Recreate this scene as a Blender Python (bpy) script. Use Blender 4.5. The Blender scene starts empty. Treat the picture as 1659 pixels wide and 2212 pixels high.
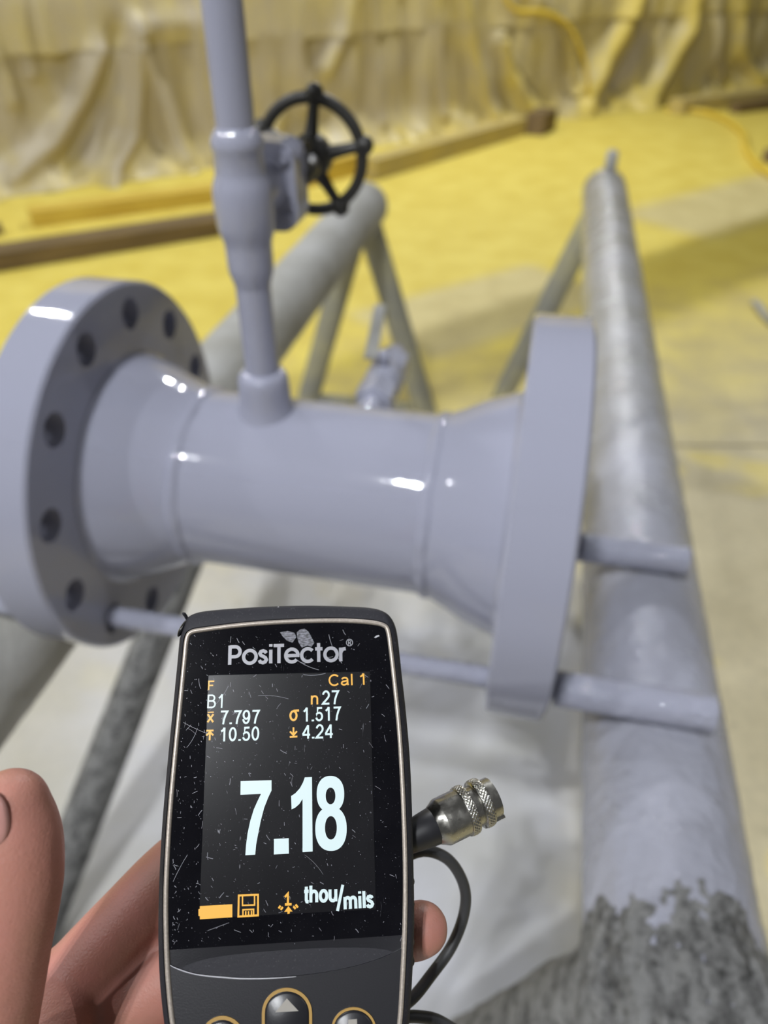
import bpy, bmesh, math, random
import numpy as np
from mathutils import Vector, Matrix, noise
random.seed(7)
rad = math.radians
S = bpy.context.scene
COL = S.collection

# ------------------------------------------------------------------ camera
CAM_H, PITCH, F_PX, W_PX, H_PX = 1.45, rad(37.4), 1600.0, 1659, 2212
cam_d = bpy.data.cameras.new('camera'); cam = bpy.data.objects.new('camera', cam_d); COL.objects.link(cam)
cam.location = (0, 0, CAM_H); cam.rotation_euler = (rad(90) - PITCH, 0, 0)
cam_d.sensor_fit = 'AUTO'; cam_d.sensor_width = 36.0; cam_d.lens = 36.0 * F_PX / H_PX
cam_d.clip_start = 0.02; cam_d.clip_end = 200
cam_d.dof.use_dof = True; cam_d.dof.focus_distance = 0.192; cam_d.dof.aperture_fstop = 8.6
S.camera = cam

# ------------------------------------------------------------------ world, lamps, exposure
S.view_settings.view_transform = 'Standard'; S.view_settings.look = 'None'
S.view_settings.gamma = 1.0; S.view_settings.exposure = 0.0; S.view_settings.use_curve_mapping = False
wd = bpy.data.worlds.new('world'); S.world = wd; wd.use_nodes = True
bg = wd.node_tree.nodes['Background']
bg.inputs[0].default_value = (0.97, 0.98, 1.0, 1); bg.inputs[1].default_value = 0.12
def lamp(name, loc, power, size, col=(0.95, 0.97, 1.0)):
    l = bpy.data.lights.new(name, 'POINT'); l.energy = power; l.shadow_soft_size = size; l.color = col
    o = bpy.data.objects.new(name, l); COL.objects.link(o); o.location = loc
    return o
KEY = Vector((-0.95, -1.65, 4.6))
for k, (dx, dy) in enumerate(((0, 0), (0.16, 0.05), (-0.05, 0.17))): lamp('bay_lamp_key', KEY + Vector((dx, dy, 0)), 190, 0.028)
lamp('bay_lamp_key_b', (-2.6, -1.2, 4.6), 200, 0.05)
lamp('bay_lamp_far', (-2.8, 4.2, 4.8), 260, 0.08)
FARB = Vector((1.0, 7.3, 4.8))
lamp('bay_lamp_far_b', FARB, 640, 0.05)
lamp('bay_lamp_side', (-5.5, 0.5, 4.8), 260, 0.08)
lamp('bay_lamp_right', (4.2, 0.6, 4.8), 75, 0.03)

# ------------------------------------------------------------------ frames and helpers
TH = rad(12.0)
CF = Vector((0, math.cos(PITCH), -math.sin(PITCH))); CU = Vector((0, math.sin(PITCH), math.cos(PITCH))); CR = Vector((1, 0, 0))
CAMP = Vector((0, 0, CAM_H))
AX = Vector((math.cos(TH), -math.sin(TH), 0)); VX = Vector((math.sin(TH), math.cos(TH), 0))
def ray(x, y): return CR * ((x - 829.5) / F_PX) + CU * ((1106 - y) / F_PX) + CF
def cw(x, y, d): return CAMP + ray(x, y) * d               # a point at depth d
def onfloor(x, y, z=0.0):
    r = ray(x, y); return CAMP + r * ((z - CAM_H) / r.z)
def uvz(u, v, z): return AX * u + VX * v + Vector((0, 0, z + CAM_H))   # rack frame: u across the rails, v along them, z from eye height

def mat(name, col, rough=0.5, metal=0.0, spec=0.5, **k):
    m = bpy.data.materials.new(name); m.use_nodes = True
    b = m.node_tree.nodes['Principled BSDF']
    b.inputs['Base Color'].default_value = (*col, 1); b.inputs['Roughness'].default_value = rough
    b.inputs['Metallic'].default_value = metal; b.inputs['Specular IOR Level'].default_value = spec
    for n, v in k.items(): b.inputs[n.replace('_', ' ')].default_value = v
    return m
class NT:
    def __init__(s, m): s.m = m; s.t = m.node_tree; s.b = s.t.nodes['Principled BSDF']
    def n(s, ty, **k):
        q = s.t.nodes.new(ty)
        for a, v in k.items():
            if a.startswith('i_'):
                key = a[2:]; key = int(key) if key.isdigit() else key.replace('_', ' ')
                q.inputs[key].default_value = v
            else: setattr(q, a, v)
        return q
    def l(s, a, b): s.t.links.new(a, b)
    def coord(s, scale=(1, 1, 1), which='Object'):
        c = s.n('ShaderNodeTexCoord'); m = s.n('ShaderNodeMapping'); m.inputs['Scale'].default_value = scale
        s.l(c.outputs[which], m.inputs['Vector']); return m.outputs['Vector']
    def noise(s, vec, scale, detail=3.0, rough=0.55, dist=0.0):
        q = s.n('ShaderNodeTexNoise'); q.inputs['Scale'].default_value = scale; q.inputs['Detail'].default_value = detail
        q.inputs['Roughness'].default_value = rough; q.inputs['Distortion'].default_value = dist
        if vec is not None: s.l(vec, q.inputs['Vector'])
        return q.outputs['Fac']
    def ramp(s, fac, stops):
        q = s.n('ShaderNodeValToRGB'); e = q.color_ramp.elements
        while len(e) < len(stops): e.new(0.5)
        for i, (p, c) in enumerate(stops):
            e[i].position = p; e[i].color = (c, c, c, 1) if isinstance(c, (int, float)) else (*c, 1)
        s.l(fac, q.inputs['Fac']); return q.outputs['Color']
    def mix(s, fac, a, b):
        q = s.n('ShaderNodeMix', data_type='RGBA')
        for v, i in ((fac, 0), (a, 6), (b, 7)):
            if isinstance(v, (int, float)): q.inputs[i].default_value = v
            elif isinstance(v, tuple): q.inputs[i].default_value = (*v, 1)
            else: s.l(v, q.inputs[i])
        return q.outputs[2]
    def math(s, op, a, b=0.0, clamp=False):
        q = s.n('ShaderNodeMath', operation=op); q.use_clamp = clamp
        for v, i in ((a, 0), (b, 1)):
            if isinstance(v, (int, float)): q.inputs[i].default_value = v
            else: s.l(v, q.inputs[i])
        return q.outputs[0]
    def bump(s, h, strength, dist=0.001):
        q = s.n('ShaderNodeBump'); q.inputs['Strength'].default_value = strength; q.inputs['Distance'].default_value = dist
        s.l(h, q.inputs['Height']); s.l(q.outputs['Normal'], s.b.inputs['Normal']); return q

def tag(o, label=None, cat=None, group=None, kind=None):
    if label: o['label'] = label
    if cat: o['category'] = cat
    if group: o['group'] = group
    if kind: o['kind'] = kind
    return o
def empty(name, loc, rot=None):
    o = bpy.data.objects.new(name, None); COL.objects.link(o); o.empty_display_size = 0.05
    o.location = loc
    if rot: o.rotation_euler = rot
    return o
def link(name, me, m, parent=None, smooth=True):
    me.materials.clear(); me.materials.append(m)
    if smooth: me.polygons.foreach_set('use_smooth', [True] * len(me.polygons))
    o = bpy.data.objects.new(name, me); COL.objects.link(o)
    if parent: o.parent = parent
    return o
def obj(name, bm, m, parent=None, smooth=True, sharp=None):
    bmesh.ops.recalc_face_normals(bm, faces=bm.faces)
    me = bpy.data.meshes.new(name)
    if sharp is not None:
        a = rad(sharp)
        for e in bm.edges:
            if len(e.link_faces) == 2 and e.calc_face_angle(0) > a: e.smooth = False
    bm.to_mesh(me); bm.free()
    return link(name, me, m, parent, smooth)
AXM = {'x': Matrix(((0, 0, 1), (1, 0, 0), (0, 1, 0))), 'y': Matrix(((0, 1, 0), (0, 0, 1), (1, 0, 0))), 'z': Matrix.Identity(3)}
def lathe(bm, prof, axis='z', seg=48, c=(0, 0, 0), cap=True, fn=None, M=None):
    """profile of (along, radius); axis by letter or 3x3 matrix M"""
    R = M if M is not None else AXM[axis]; c = Vector(c); rings = []
    for a, r in prof:
        ring = []
        for i in range(seg):
            t = 2 * math.pi * i / seg; rr = r + (fn(a, t) if fn else 0)
            ring.append(bm.verts.new(c + R @ Vector((rr * math.cos(t), rr * math.sin(t), a))))
        rings.append(ring)
    for p, q in zip(rings, rings[1:]):
        for i in range(seg):
            j = (i + 1) % seg; bm.faces.new((p[i], p[j], q[j], q[i]))
    if cap:
        bm.faces.new(rings[0][::-1]); bm.faces.new(rings[-1])
    return rings
def frame_to(d):
    """3x3 with z along d"""
    return Vector(d).to_track_quat('Z', 'Y').to_matrix()
def cyl_between(bm, a, b, r0, r1=None, seg=32, fn=None, n=1):
    a, b = Vector(a), Vector(b); L = (b - a).length; r1 = r0 if r1 is None else r1
    lathe(bm, [(L * i / n, r0 + (r1 - r0) * i / n) for i in range(n + 1)], M=frame_to(b - a), seg=seg, c=a, fn=fn)
def box(bm, cx, cy, cz, sx, sy, sz, bev=0.0):
    r = bmesh.ops.create_cube(bm, size=1.0)
    for v in r['verts']: v.co = Vector((cx + v.co.x * sx, cy + v.co.y * sy, cz + v.co.z * sz))
    if bev > 0:
        es = list({e for v in r['verts'] for e in v.link_edges})
        bmesh.ops.bevel(bm, geom=es, offset=bev, segments=3, affect='EDGES', profile=0.5)
def prism(bm, pts, z0, z1, bev=0.0):
    """pts: 2-D outline in xy, extruded in z"""
    lo = [bm.verts.new((x, y, z0)) for x, y in pts]; hi = [bm.verts.new((x, y, z1)) for x, y in pts]; n = len(pts)
    bm.faces.new(lo[::-1]); top = bm.faces.new(hi)
    for i in range(n): bm.faces.new((lo[i], lo[(i + 1) % n], hi[(i + 1) % n], hi[i]))
    if bev > 0: bmesh.ops.bevel(bm, geom=list(top.edges), offset=bev, segments=2, affect='EDGES')
def catmull(P, n=8, closed=False):
    P = [Vector(p) for p in P]; out = []; N = len(P)
    rng = range(N) if closed else range(N - 1)
    for i in rng:
        g = (lambda k: P[k % N]) if closed else (lambda k: P[min(max(k, 0), N - 1)])
        p0, p1, p2, p3 = g(i - 1), g(i), g(i + 1), g(i + 2)
        for j in range(n):
            t = j / n
            out.append(0.5 * (2 * p1 + (p2 - p0) * t + (2 * p0 - 5 * p1 + 4 * p2 - p3) * t * t + (3 * p1 - p0 - 3 * p2 + p3) * t ** 3))
    if not closed: out.append(P[-1])
    return out
def tube(bm, pts, r, seg=12, cap=True):
    """round tube through a list of points; r number or list"""
    n = len(pts); rr = r if isinstance(r, (list, tuple)) else [r] * n
    T = [(pts[min(i + 1, n - 1)] - pts[max(i - 1, 0)]).normalized() for i in range(n)]
    nx = T[0].orthogonal().normalized(); rings = []
    for i in range(n):
        nx = (nx - T[i] * nx.dot(T[i])).normalized(); ny = T[i].cross(nx)
        rings.append([bm.verts.new(pts[i] + (nx * math.cos(2 * math.pi * k / seg) + ny * math.sin(2 * math.pi * k / seg)) * rr[i]) for k in range(seg)])
    for p, q in zip(rings, rings[1:]):
        for k in range(seg): bm.faces.new((p[k], p[(k + 1) % seg], q[(k + 1) % seg], q[k]))
    if cap: bm.faces.new(rings[0][::-1]); bm.faces.new(rings[-1])
def eval_mesh(o):
    dg = bpy.context.evaluated_depsgraph_get(); dg.update()
    me = bpy.data.meshes.new_from_object(o.evaluated_get(dg)); old = o.data
    o.modifiers.clear(); o.data = me; return o

# ------------------------------------------------------------------ materials
# fresh grey paint on the spool: glossy, slight orange peel
M_PAINT = mat('grey_gloss_paint', (0.302, 0.310, 0.385), 0.06, spec=0.5)
t = NT(M_PAINT); v = t.coord()
t.bump(t.noise(v, 90, 2), 0.05, 0.002)
M_SLEEVE = mat('grey_wet_paint', (0.33, 0.34, 0.415), 0.07)
t = NT(M_SLEEVE); v = t.coord(); t.bump(t.noise(v, 160, 2), 0.8, 0.0035)
# rails: many coats of rough overspray
M_RAIL = mat('overspray_grey', (0.36, 0.36, 0.38), 0.42)
t = NT(M_RAIL); v = t.coord()
a = t.noise(v, 9, 4); b = t.noise(v, 420, 4, 0.7); c2 = t.noise(v, 85, 1)
t.l(t.mix(t.ramp(a, [(0.35, 0.0), (0.7, 1.0)]), (0.31, 0.31, 0.30), (0.40, 0.405, 0.43)), t.b.inputs['Base Color'])
t.l(t.ramp(t.noise(v, 14, 3), [(0.42, 0.10), (0.70, 0.34)]), t.b.inputs['Roughness'])
vo = t.n('ShaderNodeTexVoronoi', feature='F1'); vo.inputs['Scale'].default_value = 125; t.l(v, vo.inputs['Vector'])
dd = t.math('MULTIPLY', vo.outputs['Distance'], 2.1); par = t.math('SUBTRACT', 1.0, t.math('MULTIPLY', dd, dd), True)
gate = t.ramp(t.noise(v, 28, 3), [(0.48, 0.0), (0.60, 1.0)])
hgt = t.math('ADD', t.math('MULTIPLY', t.math('MULTIPLY', par, gate), 0.0009), t.math('ADD', t.math('MULTIPLY', c2, 0.0022), t.math('MULTIPLY', b, 0.00055)))
t.bump(hgt, 1.0, 1.0)
sp_ = t.n('ShaderNodeSeparateXYZ'); t.l(v, sp_.inputs[0]); nearm = t.n('ShaderNodeMapRange'); nearm.inputs[1].default_value = 0.0; nearm.inputs[2].default_value = -0.65; t.l(sp_.outputs['Y'], nearm.inputs[0])
old = t.b.inputs['Base Color'].links[0].from_socket
t.l(t.mix(nearm.outputs[0], old, t.mix(t.ramp(a, [(0.35, 0.0), (0.7, 1.0)]), (0.29, 0.295, 0.34), (0.36, 0.37, 0.44))), t.b.inputs['Base Color'])
M_RAIL_DRY = mat('dry_overspray_grey', (0.36, 0.36, 0.34), 0.8)
t = NT(M_RAIL_DRY); v = t.coord()
t.l(t.mix(t.ramp(t.noise(v, 7, 5), [(0.35, 0.0), (0.68, 1.0)]), (0.30, 0.295, 0.265), (0.42, 0.42, 0.41)), t.b.inputs['Base Color'])
t.bump(t.noise(v, 160, 4), 0.5, 0.003)
M_LEG = mat('leg_yellowed_grey', (0.30, 0.29, 0.22), 0.75)
t = NT(M_LEG); v = t.coord()
t.l(t.mix(t.ramp(t.noise(v, 6, 5), [(0.38, 0.0), (0.62, 1.0)]), (0.25, 0.25, 0.22), (0.36, 0.34, 0.22)), t.b.inputs['Base Color'])
t.bump(t.noise(v, 160, 4), 0.4, 0.003)
M_LUMP = mat('pitted_overspray', (0.20, 0.20, 0.195), 0.6)
t = NT(M_LUMP); v = t.coord()
p1 = t.noise(v, 150, 5, 0.7); p2 = t.noise(t.coord((1, 0.45, 1)), 60, 4, 0.6)
pit = t.math('ADD', t.math('MULTIPLY', p1, 0.8), p2)
t.l(t.mix(t.ramp(pit, [(0.70, 0.0), (0.98, 1.0)]), (0.035, 0.035, 0.033), (0.225, 0.225, 0.22)), t.b.inputs['Base Color'])
t.bump(pit, 0.9, 0.006)
M_BLACK_IRON = mat('black_iron', (0.022, 0.021, 0.018), 0.45)
t = NT(M_BLACK_IRON); t.bump(t.noise(t.coord(), 300, 3), 0.3, 0.001)

# floor: bare concrete, grey overspray under the rack, yellow overspray towards the back
M_FLOOR = mat('concrete_overspray', (0.5, 0.47, 0.38), 0.62, spec=0.35)
t = NT(M_FLOOR)
g = t.n('ShaderNodeNewGeometry'); sep = t.n('ShaderNodeSeparateXYZ'); t.l(g.outputs['Position'], sep.inputs[0])
P = g.outputs['Position']; X, Y = sep.outputs['X'], sep.outputs['Y']
big = t.noise(P, 1.1, 4); mid = t.noise(P, 4.5, 5); fine = t.noise(P, 40, 5, 0.65); spots = t.noise(P, 9, 3)
conc = t.mix(t.ramp(mid, [(0.3, 0.0), (0.7, 1.0)]), (0.50, 0.44, 0.28), (0.64, 0.57, 0.38))
conc = t.mix(t.math('MULTIPLY', t.ramp(spots, [(0.66, 0.0), (0.74, 1.0)]), 0.45), conc, (0.20, 0.18, 0.13))
conc = t.mix(t.math('MULTIPLY', t.ramp(fine, [(0.42, 1.0), (0.55, 0.0)]), 0.22), conc, (0.33, 0.30, 0.21))
# yellow: grows with distance towards the sheeting, ragged border, masked slabs left pale
far = t.math('ADD', t.math('SUBTRACT', Y, t.math('MULTIPLY', X, 0.42)), t.math('MULTIPLY', t.math('SUBTRACT', mid, 0.5), 1.6))
yel = t.ramp(t.n('ShaderNodeMapRange', i_1=2.0, i_2=4.6).outputs[0], [(0.0, 0.0), (1.0, 1.0)])
mr = t.n('ShaderNodeMapRange'); mr.inputs[1].default_value = 1.7; mr.inputs[2].default_value = 3.3; t.l(far, mr.inputs[0])
ymask = t.math('MULTIPLY', mr.outputs[0], t.ramp(fine, [(0.25, 0.72), (0.6, 1.0)]))
patch = t.ramp(t.noise(P, 2.2, 2), [(0.56, 0.0), (0.62, 1.0)])
nearp = t.math('MULTIPLY', patch, 0.45)
ymask = t.math('MAXIMUM', ymask, nearp)
def boxmask(cx, cy, ang, hx, hy, soft=0.06):
    ca, sa = math.cos(ang), math.sin(ang)
    dx = t.math('SUBTRACT', X, cx); dy = t.math('SUBTRACT', Y, cy)
    lx = t.math('ADD', t.math('MULTIPLY', dx, ca), t.math('MULTIPLY', dy, sa))
    ly = t.math('SUBTRACT', t.math('MULTIPLY', dy, ca), t.math('MULTIPLY', dx, sa))
    ms = []
    for q, h in ((lx, hx), (ly, hy)):
        m_ = t.n('ShaderNodeMapRange'); t.l(t.math('ABSOLUTE', q), m_.inputs[0])
        m_.inputs[1].default_value = h + soft; m_.inputs[2].default_value = h - soft; ms.append(m_.outputs[0])
    return t.math('MULTIPLY', ms[0], ms[1])
bare = t.math('MAXIMUM', boxmask(0.52, 3.62, rad(36), 0.62, 0.32), boxmask(2.55, 5.55, rad(37), 0.95, 0.35, 0.1))
ymask = t.math('MULTIPLY', ymask, t.math('SUBTRACT', 1.0, t.math('MULTIPLY', bare, 0.62)))
ycol = t.mix(t.ramp(mid, [(0.35, 0.0), (0.65, 1.0)]), (0.70, 0.55, 0.075), (0.80, 0.66, 0.12))
col = t.mix(ymask, conc, ycol)
# grey-white overspray under the rack
gx = t.math('ADD', t.math('SUBTRACT', X, t.math('MULTIPLY', Y, 0.21)), t.math('MULTIPLY', t.math('SUBTRACT', mid, 0.5), 0.22))
gm = t.n('ShaderNodeMapRange'); gm.inputs[1].default_value = 0.40; gm.inputs[2].default_value = 0.18; t.l(gx, gm.inputs[0])
gy = t.n('ShaderNodeMapRange'); gy.inputs[1].default_value = 2.0; gy.inputs[2].default_value = 1.35; t.l(t.math('ADD', Y, t.math('MULTIPLY', t.math('SUBTRACT', mid, 0.5), 0.7)), gy.inputs[0])
gl = t.n('ShaderNodeMapRange'); gl.inputs[1].default_value = -1.15; gl.inputs[2].default_value = -0.55; t.l(gx, gl.inputs[0])
gmask = t.math('MULTIPLY', t.math('MULTIPLY', gm.outputs[0], gy.outputs[0]), t.math('ADD', t.math('MULTIPLY', gl.outputs[0], 0.5), 0.5))
gcol = t.mix(t.ramp(t.noise(P, 2.4, 4), [(0.4, 0.0), (0.62, 1.0)]), (0.44, 0.44, 0.43), (0.56, 0.57, 0.62))
gcol = t.mix(t.math('MULTIPLY', t.ramp(spots, [(0.66, 0.0), (0.75, 1.0)]), 0.5), gcol, (0.22, 0.22, 0.21))
col = t.mix(gmask, col, gcol)
t.l(col, t.b.inputs['Base Color']); t.bump(fine, 0.25, 0.004)
M_JOINT = mat('joint_filler', (0.10, 0.095, 0.08), 0.8)

# plastic sheeting with yellow overspray
def sheet_mat(name, bias):
    m = mat(name, (0.5, 0.45, 0.28), 0.38, spec=0.45); t = NT(m)
    at = t.n('ShaderNodeAttribute', attribute_name='overspray')
    v = t.coord()
    st = t.noise(t.coord((5.0, 5.0, 0.7)), 1.6, 5, 0.6); sp = t.noise(v, 3.0, 5, 0.6)
    f = t.math('ADD', t.math('ADD', t.math('MULTIPLY', st, 0.75), t.math('MULTIPLY', sp, 0.55)), t.math('ADD', at.outputs['Fac'], bias))
    t.l(t.ramp(f, [(0.42, (0.45, 0.39, 0.27)), (0.66, (0.54, 0.46, 0.23)), (0.92, (0.66, 0.53, 0.13))]), t.b.inputs['Base Color'])
    t.bump(t.noise(t.coord((3, 3, 1)), 9, 4), 0.35, 0.02)
    return m
M_SHEET = sheet_mat('poly_sheet', -0.10); M_SHEET2 = sheet_mat('poly_sheet_upper', 0.02)
def wood(name, a, b):
    m = mat(name, a, 0.75); t = NT(m); v = t.coord((1, 8, 8))
    t.l(t.mix(t.ramp(t.noise(v, 3, 5), [(0.35, 0.0), (0.65, 1.0)]), a, b), t.b.inputs['Base Color']); return m
M_WOOD = wood('brown_timber', (0.12, 0.08, 0.035), (0.20, 0.135, 0.055))
M_WOOD_Y = wood('yellow_sprayed_timber', (0.55, 0.37, 0.05), (0.68, 0.50, 0.08))
M_WOOD_L = wood('pale_sprayed_timber', (0.42, 0.34, 0.15), (0.56, 0.44, 0.13))
M_WOOD_END = mat('timber_end_grain', (0.20, 0.14, 0.075), 0.8)
M_YCABLE = mat('yellow_rubber', (0.70, 0.52, 0.06), 0.5)
M_STEEL_DARK = mat('dark_steel', (0.09, 0.09, 0.095), 0.5)

# ------------------------------------------------------------------ setting: floor
fl = tag(empty('floor', (0, 4, 0)), 'concrete floor with grey and yellow paint overspray', None, None, 'structure')
def slab(y0, y1):
    bm = bmesh.new(); box(bm, 2, (y0 + y1) / 2 - 4, -0.06, 44, y1 - y0, 0.12, 0.003)
    obj('floor_slab', bm, M_FLOOR, fl, smooth=False)
slab(-9, 2.29); slab(2.305, 24)
bm = bmesh.new(); box(bm, 2, 2.2975 - 4, -0.05, 44, 0.016, 0.08); obj('joint_filler', bm, M_JOINT, fl, smooth=False)

# ------------------------------------------------------------------ setting: sheeted wall
WE = Vector((0.8346, 0.5509, 0)); WN = Vector((0.5509, -0.8346, 0)); W0 = Vector((0, 7.62, 0))
def onwall(x, y):
    r = ray(x, y); k = (W0 - CAMP).dot(WN) / r.dot(WN); p = CAMP + r * k
    return ((p - W0).dot(WE), p.z)
FOLDS = [  # polyline in the photograph, half width (m), depth (m), paint on the crest
    ([(990, -40), (1005, 70), (1025, 160), (1047, 245)], 0.05, 0.09, 0.12), ([(938, -40), (945, 120), (955, 245)], 0.05, 0.06, -0.05),
    ([(955, -40), (968, 120), (975, 240)], 0.05, -0.05, 0.1),
    ([(1078, 90), (1092, 160), (1118, 215), (1150, 250)], 0.09, 0.10, 0.2), ([(1375, -40), (1340, 60), (1290, 150), (1240, 235)], 0.11, 0.10, 0.22),
    ([(1490, -40), (1470, 60), (1430, 140), (1365, 225)], 0.11, 0.12, 0.2), ([(1585, -30), (1590, 110), (1620, 170), (1659, 160)], 0.08, 0.09, 0.1),
    ([(1540, -40), (1535, 120), (1550, 160)], 0.08, 0.06, -0.12), ([(1400, -40), (1390, 80), (1330, 180)], 0.10, -0.07, -0.2),
    ([(1160, -40), (1175, 60), (1200, 200), (1210, 230)], 0.12, 0.05, -0.08), ([(1120, -20), (1190, 30), (1235, 100), (1250, 220)], 0.03, 0.04, 0.1),
    ([(20, -20), (45, 70), (70, 160)], 0.04, 0.05, 0.0), ([(80, -20), (95, 60), (110, 110)], 0.04, 0.04, 0.0), ([(-10, 110), (10, 160), (30, 220)], 0.04, 0.05, 0.0),
    ([(285, 55), (288, 180), (278, 290), (240, 350), (205, 420)], 0.055, 0.10, -0.14), ([(305, 110), (340, 220), (385, 335)], 0.06, 0.06, -0.05),
    ([(215, 110), (170, 220), (110, 310), (20, 375)], 0.07, 0.06, -0.12), ([(250, 60), (225, 180), (185, 290), (130, 360)], 0.05, -0.05, 0.12),
    ([(290, 60), (350, 48), (440, 42)], 0.04, 0.05, -0.08), ([(420, 80), (430, 200), (450, 330)], 0.06, 0.04, 0.0),
    ([(640, -20), (640, 150), (660, 230)], 0.06, 0.05, -0.05), ([(760, -40), (740, 60), (700, 150)], 0.06, 0.05, 0.1),
    ([(800, -30), (805, 120), (820, 260)], 0.05, 0.05, -0.08), ([(870, -30), (880, 120), (890, 260)], 0.06, -0.05, 0.0),
    ([(600, 250), (560, 330), (520, 370)], 0.07, 0.05, 0.1),
]
FP = [([onwall(*q) for q in pl], w, d, c) for pl, w, d, c in FOLDS]
def fold_at(s, z):
    dsum, csum = 0.0, 0.0
    for pl, w, d, c in FP:
        best = 1e9
        for (s0, z0), (s1, z1) in zip(pl, pl[1:]):
            ds, dz = s1 - s0, z1 - z0; L = ds * ds + dz * dz + 1e-9
            k = min(1, max(0, ((s - s0) * ds + (z - z0) * dz) / L))
            best = min(best, math.hypot(s - s0 - k * ds, z - z0 - k * dz))
        e = best / w
        if e < 3: g = math.exp(-e * e); dsum += 1.5 * d * g; csum += 1.5 * c * g
    return dsum, csum
wl = tag(empty('wall_back', (0, 0, 0)), 'wall hung with creased plastic sheeting sprayed yellow', None, None, 'structure')
def sheet(name, m, s0, s1, ns, z0, z1, nz, off, seed, flare):
    me = bpy.data.meshes.new(name); V = []; A = []; Fc = []
    for j in range(nz + 1):
        z = z0 + (z1 - z0) * (j / nz)
        for i in range(ns + 1):
            s = s0 + (s1 - s0) * i / ns
            n1 = noise.noise((s * 2.1 + seed, z * 0.5, 1.3)); n2 = noise.noise((s * 6.3, z * 0.9 + seed, 4.7)); n3 = noise.noise((s * 1.1, z * 2.6, 9.1 + seed))
            d, c = fold_at(s, z) if flare or z < 1.5 else (0, 0)
            d += 0.06 * abs(n1) + 0.035 * n2 + 0.03 * n3 + off
            k = max(0.0, 1 - z / 0.28) if flare else 0.0
            d += k * k * (0.16 + 0.14 * noise.noise((s * 2.7, 3.1, seed)) + 0.07 * noise.noise((s * 9, 1.1, seed)))
            zz = max(0.004, z + (0.02 * abs(noise.noise((s * 7, seed, 2))) if (flare and j == 0) else 0) + (0.035 * noise.noise((s * 0.9, 7.7, seed)) + 0.012 * noise.noise((s * 4, 3.7, seed)) if (not flare and j == 0) else 0))
            V.append(W0 + WE * s + WN * d + Vector((0, 0, zz)))
            b = 0.30 * max(0, 1 - z / 0.30) if flare else 0.0
            A.append(c + b - 0.10 * min(1, max(0, (0.8 - s) / 1.5)) + 0.10 * (s > 1.5) * min(1, (s - 1.5) / 2))
    for j in range(nz):
        for i in range(ns):
            a = j * (ns + 1) + i; Fc.append((a, a + 1, a + ns + 2, a + ns + 1))
    me.from_pydata(V, [], Fc); at = me.attributes.new('overspray', 'FLOAT', 'POINT'); at.data.foreach_set('value', A)
    return link(name, me, m, wl)
sheet('lower_sheet', M_SHEET, -4.8, 8.5, 420, 0.0, 0.90, 36, 0.0, 0.0, True)
sheet('upper_sheet', M_SHEET2, -4.8, 8.5, 300, 0.85, 3.4, 40, 0.028, 5.0, False)
for nm, a, b, m in (('side_sheet', -12, -4.7, M_SHEET), ('side_sheet', 8.4, 18, M_SHEET)):
    sheet(nm, m, a, b, 70, 0.0, 3.4, 20, 0.0, 2.0, False)
# overhead beam added out of view to cast the dark strip across the floor
def beam_pt(fx, fy, zb):
    f = Vector((fx, fy, 0)); k = (FARB.z - zb) / FARB.z; return FARB.lerp(f, k)
B0, B1 = beam_pt(-0.55, 2.50, 2.75), beam_pt(6.0, 7.65, 2.75)
bm = bmesh.new(); d = (B1 - B0); L = d.length; ang = math.atan2(d.y, d.x)
for dy, dz, sy, sz in ((0, 0.0, 0.16, 0.012), (0, 0.16, 0.16, 0.012), (0, 0.08, 0.01, 0.15)): box(bm, L / 2, dy, dz, L, sy, sz)
bo = obj('shade_beam', bm, M_STEEL_DARK, smooth=False); bo.location = B0; bo.rotation_euler = (0, 0, ang)
tag(bo, 'unseen overhead steel beam added to cast the dark strip on the floor', None, None, 'structure')

# ------------------------------------------------------------------ timbers and odds on the floor
def timber(name, p0, p1, w, h, m, label, cat='timber', end=None, z=0.0, group=None):
    a, b = Vector(p0), Vector(p1); d = b - a; L = d.length
    root = empty(name, ((a.x + b.x) / 2, (a.y + b.y) / 2, z), (0, 0, math.atan2(d.y, d.x)))
    bm = bmesh.new(); box(bm, 0, 0, h / 2, L, w, h, 0.006); obj('board', bm, m, root, smooth=False)
    if end:
        bm = bmesh.new(); box(bm, L / 2 + 0.002, 0, h / 2, 0.006, w - 0.014, h - 0.014); obj('end_grain', bm, end, root, smooth=False)
    return tag(root, label, cat, group or 'timbers along the sheeting')
timber('timber_plank', (-3.4, 3.50, 0), (-0.62, 5.10, 0), 0.20, 0.10, M_WOOD, 'brown timber plank on the yellow floor left of the tall pipe')
timber('timber_plank', (-2.3, 4.99, 0), (-1.02, 5.68, 0), 0.16, 0.10, M_WOOD_Y, 'short yellow-sprayed plank lying behind the valve')
timber('timber_plank', (-3.9, 4.05, 0), (-2.42, 4.82, 0), 0.10, 0.06, M_WOOD, 'thin brown batten at the left edge near the sheeting')
timber('timber_beam', (-0.12, 6.18, 0), (1.30, 7.92, 0), 0.16, 0.15, M_WOOD_L, 'square timber beam with dark cut end, right of the black handwheel', end=M_WOOD_END)
timber('timber_plank', (-0.62, 5.98, 0), (-0.2, 6.46, 0), 0.16, 0.14, M_WOOD_Y, 'stubby yellow block beside the black handwheel')
timber('timber_beam', (3.15, 9.02, 0), (6.6, 11.1, 0), 0.20, 0.14, M_WOOD_L, 'pale timber beam at the foot of the sheeting, upper right')
timber('timber_plank', (3.8, 9.05, 0), (6.6, 10.6, 0), 0.12, 0.10, M_WOOD, 'brown timber in front of the pale beam, upper right')
timber('timber_block', (3.22, 6.72, 0), (3.75, 6.98, 0), 0.14, 0.10, M_WOOD_END, 'dark wood block cut off by the right edge under the yellow hose')
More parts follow.
